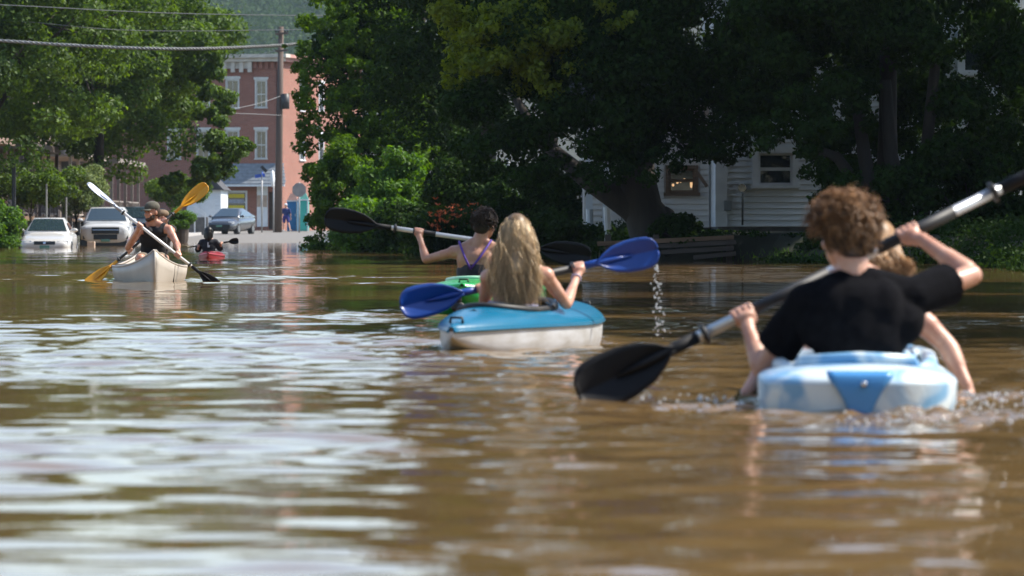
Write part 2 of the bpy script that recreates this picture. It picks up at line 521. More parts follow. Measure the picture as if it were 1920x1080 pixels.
CROWN_CACHE = {}
def tree(name, label, cat, base, height, crown_z, rad, leafmat, n, leaf, seed, trunk_r=0.25, nb=90, br=0.85, group=None, top_frac=0.75, share=None, lean=(0, 0), flat=0.35, droop=0.2, rot=0.0, nl=10, zs=1.0):
    """base (x,y,z); crown centre crown_z above base, radii rad"""
    base = Vector(base)
    t = thing(name, label, cat, base, 0, group)
    key = share or (name, seed)
    blobs = crown_blobs(*rad, nb, br, seed, flat)
    c = Vector((lean[0], lean[1], crown_z))
    if key not in CROWN_CACHE:
        V, Q, ti = leaf_cloud(blobs, n, leaf, seed + 100, droop=droop, fuzz=0.35, inner=0.15)
        CROWN_CACHE[key] = fast_mesh('crown', V, Q, {'tint': ti})
        CROWN_CACHE[key].materials.append(LM[leafmat])
    o = bpy.data.objects.new('crown', CROWN_CACHE[key]); COL.objects.link(o)
    o.parent = t; o.location = c; o.rotation_euler = (0, 0, rot); o.scale = (1, 1, zs)
    mb = MB()
    cr_, sr_ = math.cos(rot), math.sin(rot)
    bw = [(base.x + c.x + b_[0] * cr_ - b_[1] * sr_, base.y + c.y + b_[0] * sr_ + b_[1] * cr_, base.z + c.z + b_[2] * zs) for b_ in blobs]
    branchy(mb, base - Vector((0, 0, 0.35)), base + Vector((lean[0] * 0.8, lean[1] * 0.8, height * top_frac)), trunk_r, bw, seed, nl)
    mb.obj('trunk', m_bark, t, True)
    return t
def gz(x, y): return float(ground_z(x, y))

# --- left side of the street
tree('maple_tree', 'large dark maple nearest on the street, shading the white sedan', 'tree', (-18.6, 168, gz(-18.6, 168)), 14.5, 8.0, (5.6, 5.6, 5.6), 'maple', 68000, 0.18, 11, 0.33, 150, 0.95, 'street trees', nl=14)
tree('maple_tree', 'broad sunlit maple reaching over the street beside the brick building', 'tree', (-17.5, 203, gz(-17.5, 203)), 15.5, 8.2, (5.9, 5.6, 6.0), 'maple', 80000, 0.19, 12, 0.3, 170, 0.95, 'street trees', nl=16)
tree('maple_tree', 'maple rising behind the sunlit one, dark top against the hill', 'tree', (-20.5, 232, gz(-20.5, 232)), 14, 8.6, (5.5, 5.5, 4.6), 'maple', 28000, 0.27, 13, 0.3, 90, 1.1, 'street trees')
tree('ornamental_tree', 'small pale green ornamental tree behind the white crossover', 'tree', (-16.9, 186, gz(-16.9, 186)), 3.6, 2.35, (1.5, 1.3, 0.85), 'pale', 15000, 0.10, 14, 0.06, 45, 0.36, 'small trees on the pavement', nl=12)
tree('ornamental_tree', 'small crooked tree with thin trunk beyond the man in the cap', 'tree', (-16.6, 238, gz(-16.6, 238)), 3.4, 2.25, (1.7, 1.3, 0.75), 'maple', 12000, 0.12, 15, 0.07, 40, 0.42, 'small trees on the pavement', nl=12)
tree('ornamental_tree', 'small leafy tree over the white sedan, near the wooden steps', 'tree', (-17.6, 176, gz(-17.6, 176)), 3.0, 2.5, (1.8, 1.4, 0.8), 'maple', 7000, 0.13, 16, 0.05, 40, 0.4, 'small trees on the pavement', nl=10)

def shrub(name, label, base, rad, leafmat, n, leaf, seed, nb=40, br=0.4, group=None, stem_r=0.03, cat='shrub', droop=0.1):
    base = Vector(base); t = thing(name, label, cat, base, 0, group)
    blobs = [(x, y, max(z, -rad[2] * 0.85), a, b_, c) for x, y, z, a, b_, c in crown_blobs(*rad, nb, br, seed, 0.6)]
    V, Q, ti = leaf_cloud(blobs, n, leaf, seed + 100, droop=droop)
    me = fast_mesh('foliage', V, Q, {'tint': ti}); me.materials.append(LM[leafmat])
    o = bpy.data.objects.new('foliage', me); COL.objects.link(o); o.parent = t; o.location = (0, 0, rad[2] * 0.9)
    mb = MB()
    r = np.random.default_rng(seed)
    for k in range(7):
        e = blobs[int(r.integers(len(blobs)))]
        mb.tube([base + Vector((r.normal() * 0.08, r.normal() * 0.08, -0.3)), base + Vector((e[0] * 0.4, e[1] * 0.4, rad[2] * 0.5)), base + Vector((e[0], e[1], rad[2] * 0.9 + e[2]))], [stem_r, stem_r * 0.7, 0.008], 5)
    mb.obj('stems', m_bark, t, True)
    return t
shrub('shrub', 'yellow-green shrub standing in the flood beside the white sedan', (-17.2, 160, -0.2), (0.75, 0.8, 0.95), 'bright', 11000, 0.12, 31, 40, 0.33, group='shrubs along the street')
shrub('shrub', 'bright green potted bush on the pavement beyond the canoe', (-14.85, 215, 0.55), (0.55, 0.55, 0.52), 'bright', 5000, 0.10, 32, 26, 0.25, group='shrubs along the street')

# --- right bank: the tall dark trees, nearest on the house side
BIG = 'big crown'
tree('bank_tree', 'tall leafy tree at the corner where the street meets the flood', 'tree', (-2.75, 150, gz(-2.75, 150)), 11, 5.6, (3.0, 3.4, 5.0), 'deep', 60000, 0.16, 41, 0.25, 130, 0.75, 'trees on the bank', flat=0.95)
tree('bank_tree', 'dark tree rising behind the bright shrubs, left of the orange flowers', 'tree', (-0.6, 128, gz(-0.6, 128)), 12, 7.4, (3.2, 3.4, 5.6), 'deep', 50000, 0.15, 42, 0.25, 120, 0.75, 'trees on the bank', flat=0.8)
tree('bank_tree', 'tree with yellow leaves brightened as if backlit, high above the kayakers', 'tree', (0.9, 112, gz(0.9, 112)), 12, 8.2, (3.0, 3.4, 4.2), 'yellow', 34000, 0.13, 43, 0.22, 90, 0.7, 'trees on the bank', flat=0.5)
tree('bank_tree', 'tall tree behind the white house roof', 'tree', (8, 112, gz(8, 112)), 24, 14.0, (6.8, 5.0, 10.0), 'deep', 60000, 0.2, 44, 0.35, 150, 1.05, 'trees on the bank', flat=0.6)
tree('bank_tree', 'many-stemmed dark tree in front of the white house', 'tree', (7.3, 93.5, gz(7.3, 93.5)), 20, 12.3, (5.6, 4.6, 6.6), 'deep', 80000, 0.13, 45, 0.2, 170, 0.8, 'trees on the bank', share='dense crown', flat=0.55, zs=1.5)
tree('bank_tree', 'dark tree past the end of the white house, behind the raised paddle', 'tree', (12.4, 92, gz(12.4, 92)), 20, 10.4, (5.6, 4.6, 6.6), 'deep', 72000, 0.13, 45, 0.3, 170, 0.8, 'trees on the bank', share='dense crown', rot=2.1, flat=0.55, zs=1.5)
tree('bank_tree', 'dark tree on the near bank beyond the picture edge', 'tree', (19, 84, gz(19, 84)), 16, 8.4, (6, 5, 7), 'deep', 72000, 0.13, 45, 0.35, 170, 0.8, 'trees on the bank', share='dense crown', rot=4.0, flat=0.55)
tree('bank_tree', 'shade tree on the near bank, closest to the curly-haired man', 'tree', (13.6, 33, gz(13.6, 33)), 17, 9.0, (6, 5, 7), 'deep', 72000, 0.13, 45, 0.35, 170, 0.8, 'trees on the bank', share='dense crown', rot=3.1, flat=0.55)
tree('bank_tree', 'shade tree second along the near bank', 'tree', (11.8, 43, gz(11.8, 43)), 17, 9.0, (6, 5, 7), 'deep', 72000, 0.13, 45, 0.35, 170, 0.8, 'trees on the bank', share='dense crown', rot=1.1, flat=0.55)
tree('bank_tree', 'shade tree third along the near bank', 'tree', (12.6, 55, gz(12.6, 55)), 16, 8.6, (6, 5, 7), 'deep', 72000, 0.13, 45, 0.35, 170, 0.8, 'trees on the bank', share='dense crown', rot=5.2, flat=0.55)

# the leaning giant: its own trunk, thick and bent
def leaning_tree():
    bx, by = 2.75, 97.0; b0 = Vector((bx, by, gz(bx, by)))
    t = thing('leaning_tree', 'massive tree with thick leaning trunk in front of the white porch', 'tree', b0, 0, 'trees on the bank')
    mb = MB()
    path = [P(1236, 452, by), P(1222, 425, by), P(1205, 390, by), P(1196, 345, by), P(1190, 290, by), P(1165, 200, by), P(1150, 80, by), P(1150, -150, by)]
    mb.tube(path, [0.78, 0.50, 0.40, 0.38, 0.37, 0.32, 0.26, 0.12], 16)
    mb.tube([P(1215, 425, by), P(1185, 388, by), P(1150, 366, by), P(1105, 340, by + 0.6), P(1010, 260, by + 1.2), P(930, 120, by + 1.5)], [0.28, 0.30, 0.26, 0.2, 0.13, 0.05], 12)
    mb.tube([P(1195, 300, by), P(1240, 220, by - 0.6), P(1330, 120, by - 1), P(1420, -40, by - 1)], [0.3, 0.22, 0.15, 0.04], 10)
    mb.tube([P(1240, 410, by), P(1262, 432, by - 0.3), P(1290, 446, by - 0.5)], [0.3, 0.22, 0.05], 8)
    mb.obj('trunk', m_bark, t, True)
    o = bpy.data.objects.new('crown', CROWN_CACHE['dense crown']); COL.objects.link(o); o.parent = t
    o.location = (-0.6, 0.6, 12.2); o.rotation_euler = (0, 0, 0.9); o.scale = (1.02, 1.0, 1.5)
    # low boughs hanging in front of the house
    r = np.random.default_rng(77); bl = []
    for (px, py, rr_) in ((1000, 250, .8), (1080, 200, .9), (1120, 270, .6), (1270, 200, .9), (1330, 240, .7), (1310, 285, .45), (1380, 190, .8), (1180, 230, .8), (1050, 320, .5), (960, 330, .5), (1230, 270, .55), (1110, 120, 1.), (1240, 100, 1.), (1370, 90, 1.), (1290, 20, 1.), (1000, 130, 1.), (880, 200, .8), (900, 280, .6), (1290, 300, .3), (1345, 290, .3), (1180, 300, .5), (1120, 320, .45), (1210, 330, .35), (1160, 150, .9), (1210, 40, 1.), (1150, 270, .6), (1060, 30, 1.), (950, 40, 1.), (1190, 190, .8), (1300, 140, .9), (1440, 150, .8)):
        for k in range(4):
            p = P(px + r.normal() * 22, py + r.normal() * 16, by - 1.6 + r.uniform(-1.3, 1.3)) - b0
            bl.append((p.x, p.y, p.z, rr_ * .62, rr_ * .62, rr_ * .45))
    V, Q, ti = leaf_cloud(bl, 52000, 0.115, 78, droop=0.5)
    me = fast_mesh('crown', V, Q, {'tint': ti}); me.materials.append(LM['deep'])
    o2 = bpy.data.objects.new('low_boughs', me); COL.objects.link(o2); o2.parent = t
leaning_tree()
def stems():
    by = 93.0
    t = bpy.data.objects['bank_tree.004']
    for path, r0 in (([(1640, 470), (1630, 400), (1610, 350), (1570, 295), (1500, 270)], .17), ([(1650, 475), (1640, 380), (1622, 300), (1605, 180)], .2), ([(1690, 475), (1690, 380), (1670, 290), (1660, 150)], .2), ([(1720, 470), (1735, 360), (1740, 250), (1760, 60)], .17)):
        mb = MB(); mb.tube([P(x, y, by) for x, y in path], [r0 * (1 - 0.6 * i / len(path)) for i in range(len(path))], 10)
        mb.obj('stem', m_bark, t, True)
stems()
# boughs of the many-stemmed tree that hang low in front of the house wall and fill the right edge
def low_boughs(parent_name, spots, n, leaf, seed, by, leafmat, spread=20, depth=1.2):
    t = bpy.data.objects[parent_name]; b0 = t.location; r = np.random.default_rng(seed); bl = []
    for (px, py, rr_) in spots:
        for k in range(9):
            q = rr_ * r.uniform(.22, .5)
            p = P(px + r.normal() * spread * 1.2, py + r.normal() * spread * 0.9, by + r.uniform(-depth, depth)) - b0
            bl.append((p.x, p.y, p.z, q, q, q * .8))
    V, Q, ti = leaf_cloud(bl, n, leaf, seed + 1, droop=0.4)
    me = fast_mesh('low_boughs', V, Q, {'tint': ti}); me.materials.append(LM[leafmat])
    o = bpy.data.objects.new('low_boughs', me); COL.objects.link(o); o.parent = t
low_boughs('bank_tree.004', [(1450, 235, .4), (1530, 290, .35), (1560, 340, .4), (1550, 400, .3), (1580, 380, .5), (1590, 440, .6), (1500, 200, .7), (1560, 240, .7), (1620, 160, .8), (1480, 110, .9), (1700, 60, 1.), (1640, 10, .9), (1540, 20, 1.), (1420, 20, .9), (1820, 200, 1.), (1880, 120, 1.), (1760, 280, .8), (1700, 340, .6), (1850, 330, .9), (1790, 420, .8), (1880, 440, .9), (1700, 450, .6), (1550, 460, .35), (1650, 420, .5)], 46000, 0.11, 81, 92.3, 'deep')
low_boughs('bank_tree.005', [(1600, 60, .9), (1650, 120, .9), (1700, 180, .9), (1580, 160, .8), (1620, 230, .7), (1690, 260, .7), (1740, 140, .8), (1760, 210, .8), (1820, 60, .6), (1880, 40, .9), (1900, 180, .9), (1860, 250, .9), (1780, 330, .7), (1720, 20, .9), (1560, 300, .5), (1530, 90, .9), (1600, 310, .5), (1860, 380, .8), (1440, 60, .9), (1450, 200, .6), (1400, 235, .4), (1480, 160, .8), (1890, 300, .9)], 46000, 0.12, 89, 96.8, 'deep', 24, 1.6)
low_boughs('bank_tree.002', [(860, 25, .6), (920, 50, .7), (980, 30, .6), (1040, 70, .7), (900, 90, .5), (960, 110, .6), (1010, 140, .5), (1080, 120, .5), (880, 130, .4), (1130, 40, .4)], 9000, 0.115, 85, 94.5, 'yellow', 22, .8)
CUR = []
_rc = np.random.default_rng(71)
for y_ in range(-10, 470, 24):
    e_ = float(np.interp(y_, [0, 100, 190, 240, 290, 350, 400, 470], [578, 574, 568, 572, 566, 588, 594, 596]))
    for k_ in range(6):
        if _rc.random() < 0.8: CUR.append((e_ + 8 + 40 * k_ + _rc.normal() * 10, y_ + _rc.normal() * 8, _rc.uniform(.3, .55)))
low_boughs('bank_tree', CUR, 46000, 0.12, 90, 146.0, 'curtain', 11, 1.3)  # lighter leaves than the crown's own, imitating its sunlit edge
low_boughs('maple_tree.001', [(415, 265, .9), (432, 290, .8), (405, 310, .9), (445, 265, .5), (380, 335, .8), (340, 345, .8), (400, 215, .8), (398, 170, .8), (390, 130, .8), (395, 95, .8)], 13000, 0.19, 87, 200.5, 'maple', 11, 1.2)

# --- shrubs along the bank
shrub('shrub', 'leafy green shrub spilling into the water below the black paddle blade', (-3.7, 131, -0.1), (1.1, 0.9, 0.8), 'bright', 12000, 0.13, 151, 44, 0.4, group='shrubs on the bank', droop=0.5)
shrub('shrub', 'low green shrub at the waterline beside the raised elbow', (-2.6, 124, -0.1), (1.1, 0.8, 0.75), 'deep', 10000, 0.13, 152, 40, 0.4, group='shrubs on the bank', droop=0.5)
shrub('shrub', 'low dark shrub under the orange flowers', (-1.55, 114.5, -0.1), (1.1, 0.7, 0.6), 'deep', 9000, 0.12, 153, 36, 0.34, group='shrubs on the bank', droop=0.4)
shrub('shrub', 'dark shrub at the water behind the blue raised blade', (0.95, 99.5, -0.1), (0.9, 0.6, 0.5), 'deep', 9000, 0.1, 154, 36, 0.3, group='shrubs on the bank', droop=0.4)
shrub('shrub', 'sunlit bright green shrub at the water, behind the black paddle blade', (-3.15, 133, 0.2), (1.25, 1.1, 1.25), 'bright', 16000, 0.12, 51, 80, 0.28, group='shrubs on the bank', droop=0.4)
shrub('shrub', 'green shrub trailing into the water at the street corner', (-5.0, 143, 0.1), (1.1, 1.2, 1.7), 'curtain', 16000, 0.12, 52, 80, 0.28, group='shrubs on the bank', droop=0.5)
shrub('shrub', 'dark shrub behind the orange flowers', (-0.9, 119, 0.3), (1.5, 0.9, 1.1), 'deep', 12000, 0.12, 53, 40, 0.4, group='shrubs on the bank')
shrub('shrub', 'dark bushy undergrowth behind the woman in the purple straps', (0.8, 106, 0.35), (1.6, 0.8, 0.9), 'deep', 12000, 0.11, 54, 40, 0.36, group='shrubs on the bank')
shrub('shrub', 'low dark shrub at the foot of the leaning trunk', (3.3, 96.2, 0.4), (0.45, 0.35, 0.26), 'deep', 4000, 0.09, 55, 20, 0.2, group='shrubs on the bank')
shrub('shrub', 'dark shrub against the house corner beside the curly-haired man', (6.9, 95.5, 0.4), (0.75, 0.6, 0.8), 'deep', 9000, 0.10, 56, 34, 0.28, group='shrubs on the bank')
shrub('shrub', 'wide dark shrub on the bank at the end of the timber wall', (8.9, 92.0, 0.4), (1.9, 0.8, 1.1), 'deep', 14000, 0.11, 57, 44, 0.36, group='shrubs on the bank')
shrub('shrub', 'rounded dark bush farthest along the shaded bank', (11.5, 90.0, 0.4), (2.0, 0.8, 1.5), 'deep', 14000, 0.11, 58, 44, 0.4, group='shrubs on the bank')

# orange lilies
def lilies():
    t = thing('lily_clump', 'clump of orange flowers on the bank behind the purple-strapped woman', 'flowers', (-1.1, 108, 0.1))
    m_or = mat('petal_orange', (0.62, 0.13, 0.02), 0.6, var=0.25, scale=8)
    r = np.random.default_rng(9)
    mb = MB(); st = MB()
    V, Q, T = [], [], []
    for k in range(80):
        px, py = (r.normal(835, 22), r.normal(412, 14)) if r.random() < 0.55 else (r.normal(888, 12), r.normal(402, 10))
        p = P(px, py, 108 + r.uniform(-0.6, 0.3))
        st.tube([Vector((p.x + r.normal() * 0.05, p.y, 0.2)), p], [0.008, 0.006], 4)
        for a in range(5):
            an = a * 1.2566 + r.random(); d = Vector((math.cos(an), math.sin(an) * 0.6, 0.5 + 0.3 * r.random())).normalized(); s_ = d.cross(Vector((0, 0, 1))).normalized()
            l = 0.085 + 0.04 * r.random()
            mb.add([p, p + d * l * .5 + s_ * l * .25, p + d * l, p + d * l * .5 - s_ * l * .25], [(0, 1, 2, 3)])
    mb.obj('blossoms', m_or, t, kind='stuff'); st.obj('stems', LM['deep'], t)
    b0 = t.location
    bl = [(-0.9 + 0.16 * i, 0, 0.35, 0.22, 0.25, 0.38) for i in range(9)]
    V, Q, ti = leaf_cloud(bl, 3500, 0.16, 10, droop=0.8, aspect=0.25)
    me = fast_mesh('leaves', V, Q, {'tint': ti}); me.materials.append(LM['deep'])
    o = bpy.data.objects.new('leaves', me); COL.objects.link(o); o.parent = t
lilies()
# grass on the shaded bank
def bank_grass():
    r = np.random.default_rng(3); n = 16000
    y = r.uniform(84, 100, n); x = r.uniform(3.6, 6.3, n)
    d = bank_dist(x, y); keep = (d > -0.25) & (d < 0.6); x, y = x[keep], y[keep]; n = len(x)
    z = ground_z(x, y)
    a = r.uniform(0, 6.28, n); h = r.uniform(0.04, 0.10, n); w = 0.012
    dxy = np.stack([np.cos(a), np.sin(a)], 1)
    v0 = np.stack([x - dxy[:, 0] * w, y - dxy[:, 1] * w, z - 0.02], 1); v1 = np.stack([x + dxy[:, 0] * w, y + dxy[:, 1] * w, z - 0.02], 1)
    v2 = np.stack([x + r.normal(size=n) * 0.04, y + r.normal(size=n) * 0.04, z + h], 1)
    V = np.stack([v0, v1, v2], 1).reshape(-1, 3); Q = np.arange(3 * n).reshape(-1, 3)
    me = fast_mesh('grass', V, Q, {'tint': np.repeat(r.random(n), 3)})
    tag(link('grass', me, LM['bright']), 'strip of bright green grass on the shaded bank', 'grass', kind='stuff')
bank_grass()
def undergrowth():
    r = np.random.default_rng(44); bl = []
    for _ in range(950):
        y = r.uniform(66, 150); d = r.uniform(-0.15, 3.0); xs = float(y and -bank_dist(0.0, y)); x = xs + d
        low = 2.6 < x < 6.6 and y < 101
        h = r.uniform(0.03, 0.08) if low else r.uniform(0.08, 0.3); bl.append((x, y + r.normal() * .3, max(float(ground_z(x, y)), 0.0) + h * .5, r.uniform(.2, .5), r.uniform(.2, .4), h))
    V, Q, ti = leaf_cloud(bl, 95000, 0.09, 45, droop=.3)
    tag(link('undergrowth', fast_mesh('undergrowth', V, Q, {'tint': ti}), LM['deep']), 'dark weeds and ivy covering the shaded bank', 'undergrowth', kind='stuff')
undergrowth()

# --- wooded hill behind the town
def forest():
    r = np.random.default_rng(12); bl = []
    for _ in range(1100):
        y = r.uniform(1350, 2700); x = r.uniform(-0.075, -0.035) * y + r.normal() * 6
        if r.random() < 0.35: x = r.uniform(-500, 400)
        z = float(ground_z(x, y)); h = r.uniform(12, 26); w = r.uniform(5.0, 11)
        for k in range(4):
            bl.append((x + r.normal() * w * 0.5, y + r.normal() * w * 0.45, z + h * r.uniform(0.35, 0.95), w * .55, w * .55, w * .6))
    V, Q, ti = leaf_cloud(bl, 170000, 1.5, 13, inner=0.1, fuzz=0.4)
    me = fast_mesh('forest', V, Q, {'tint': ti})
    tag(link('forest', me, LM['hill']), 'hazy green woods covering the hill behind the town', 'forest', kind='stuff')
forest()
def woods():  # added out of view to cut sky light from behind
    """unseen tree mass added behind the viewpoint to block low sky light"""
    r = np.random.default_rng(14); bl = []
    for _ in range(150):
        a = r.uniform(math.radians(170), math.radians(372)); R_ = r.uniform(32, 48); x, y = R_ * 1.1 * math.cos(a), R_ * math.sin(a)
        h = r.uniform(17, 27)
        for k in range(9): bl.append((x + r.normal() * 2.4, y + r.normal() * 2.4, h * r.uniform(0.12, 1.0), 2.0, 2.0, 1.7))
    V, Q, ti = leaf_cloud(bl, 60000, 0.62, 15)
    tag(link('woods', fast_mesh('woods', V, Q, {'tint': ti}), LM['deep']), 'unseen dark tree mass added behind the viewpoint to block low sky', 'woods', kind='stuff')
woods()
# ------------------------------------------------------------------ white clapboard house on the bank
m_siding = mat('white_siding', (0.64, 0.67, 0.69), 0.6, var=0.10, scale=1.2, bump=0.15, bscale=12, stretch=(1, 1, 8))
m_siding2 = mat('cream_siding', (0.64, 0.60, 0.55), 0.6, var=0.10, scale=1.2, bump=0.15, bscale=12, stretch=(1, 1, 8))
m_trim = mat('white_trim', (0.66, 0.68, 0.69), 0.5, var=0.08)
m_glass = glass_mat('window_glass')
m_darkwood = mat('dark_wood', (0.06, 0.045, 0.035), 0.8, var=0.3, scale=3, bump=0.4, stretch=(0.3, 1, 6))
m_brownwood = mat('brown_wood', (0.16, 0.095, 0.055), 0.8, var=0.35, scale=3, bump=0.4, stretch=(0.4, 1, 6))
m_roof = mat('roof_shingle', (0.06, 0.06, 0.065), 0.9, var=0.3, scale=5, bump=0.5)
m_stone = mat('foundation_stone', (0.11, 0.105, 0.10), 0.9, var=0.35, scale=3, bump=0.7, bscale=8)
m_black = mat('black_rubber', (0.012, 0.012, 0.013), 0.55, var=0.2)

def clapboards(parent, x0, x1, z0, z1, y, holes, material, e=0.125):
    """lapped boards on a wall facing -Y; holes are (xa, xb, za, zb)"""
    cache = {}; z = z0
    while z < z1 - 1e-6:
        zt = min(z + e, z1)
        spans = [(x0, x1)]
        for xa, xb, za, zb in holes:
            if zt > za + 0.02 and z < zb - 0.02:
                spans = [s for a, b_ in spans for s in ((a, min(b_, xa)), (max(a, xb), b_)) if s[1] - s[0] > 0.02]
        for a, b_ in spans:
            k = (round(b_ - a, 3), round(zt - z, 3))
            if k not in cache:
                l, h = k; mb = MB()
                mb.add([(0, 0, 0.012), (l, 0, 0.012), (l, -0.034, 0.012), (0, -0.034, 0.012), (0, 0, h), (l, 0, h), (l, -0.004, h), (0, -0.004, h)], [(0, 1, 2, 3), (7, 6, 5, 4), (3, 2, 6, 7), (1, 0, 4, 5), (0, 3, 7, 4), (2, 1, 5, 6)])
                cache[k] = mb.mesh('clapboard'); cache[k].materials.append(material)
            o = bpy.data.objects.new('clapboard', cache[k]); COL.objects.link(o)
            o.parent = parent; o.matrix_parent_inverse = parent.matrix_basis.inverted(); o.location = (a, y, z)
        z = zt

def wall_open(mb, x0, x1, z0, z1, holes, y0, y1):
    """slab between y0 and y1 with real openings"""
    xs = sorted({x0, x1, *[h[0] for h in holes], *[h[1] for h in holes]}); zs = sorted({z0, z1, *[h[2] for h in holes], *[h[3] for h in holes]})
    for i in range(len(xs) - 1):
        for j in range(len(zs) - 1):
            cx_, cz_ = (xs[i] + xs[i + 1]) / 2, (zs[j] + zs[j + 1]) / 2
            if any(h[0] < cx_ < h[1] and h[2] < cz_ < h[3] for h in holes): continue
            for y in (y0, y1):
                q = [(xs[i], y, zs[j]), (xs[i + 1], y, zs[j]), (xs[i + 1], y, zs[j + 1]), (xs[i], y, zs[j + 1])]
                mb.add(q, [(0, 1, 2, 3)])
    for xa, xb, za, zb in holes:
        mb.add([(xa, y0, za), (xb, y0, za), (xb, y1, za), (xa, y1, za), (xa, y0, zb), (xb, y0, zb), (xb, y1, zb), (xa, y1, zb)], [(0, 1, 2, 3), (4, 7, 6, 5), (0, 3, 7, 4), (1, 5, 6, 2)])

def window(parent, xa, xb, za, zb, y, trim, tw=0.10, xf=None, mull_v=1, sill=True, lintel=None, glass=None, meeting=0.5):
    """sash window facing -Y (local): casing, sill, meeting rail, panes set back"""
    fr = MB(xf)
    fr.bbox((xa - tw, y - 0.035, za), (xa, y + 0.06, zb)); fr.bbox((xb, y - 0.035, za), (xb + tw, y + 0.06, zb))
    fr.bbox((xa - tw, y - 0.038, zb), (xb + tw, y + 0.06, zb + tw))
    w = fr.obj('window', trim, parent)
    if sill:
        s = MB(xf); s.bbox((xa - tw - 0.04, y - 0.09, za - 0.07), (xb + tw + 0.04, y + 0.06, za)); s.obj('sill', trim, w)
    if lintel:
        s = MB(xf); s.bbox((xa - tw - 0.07, y - 0.075, zb + tw), (xb + tw + 0.07, y + 0.05, zb + tw + lintel)); s.obj('lintel', trim, w)
    zm = za + (zb - za) * meeting
    ra = MB(xf); ra.bbox((xa, y + 0.05, zm - 0.035), (xb, y + 0.10, zm + 0.035))
    for lo, hi in ((xa, xa + 0.045), (xb - 0.045, xb)):
        ra.bbox((lo, y + 0.052, za), (hi, y + 0.098, zm - 0.035)); ra.bbox((lo, y + 0.052, zm + 0.035), (hi, y + 0.098, zb))
    ra.bbox((xa + 0.045, y + 0.054, za), (xb - 0.045, y + 0.096, za + 0.05)); ra.bbox((xa + 0.045, y + 0.054, zb - 0.05), (xb - 0.045, y + 0.096, zb))
    ra.obj('sash', trim, w)
    for k in range(mull_v):
        x = xa + (xb - xa) * (k + 1) / (mull_v + 1)
        mu = MB(xf); mu.bbox((x - 0.014, y + 0.056, za + 0.05), (x + 0.014, y + 0.094, zm - 0.035)); mu.bbox((x - 0.014, y + 0.056, zm + 0.035), (x + 0.014, y + 0.094, zb - 0.05)); mu.obj('glazing_bar', trim, w)
    for lo, hi in ((za, zm), (zm, zb)):
        g = MB(xf); g.bbox((xa + 0.01, y + 0.072, lo + 0.01), (xb - 0.01, y + 0.08, hi - 0.01)); g.obj('pane', glass or m_glass, w)
    return w

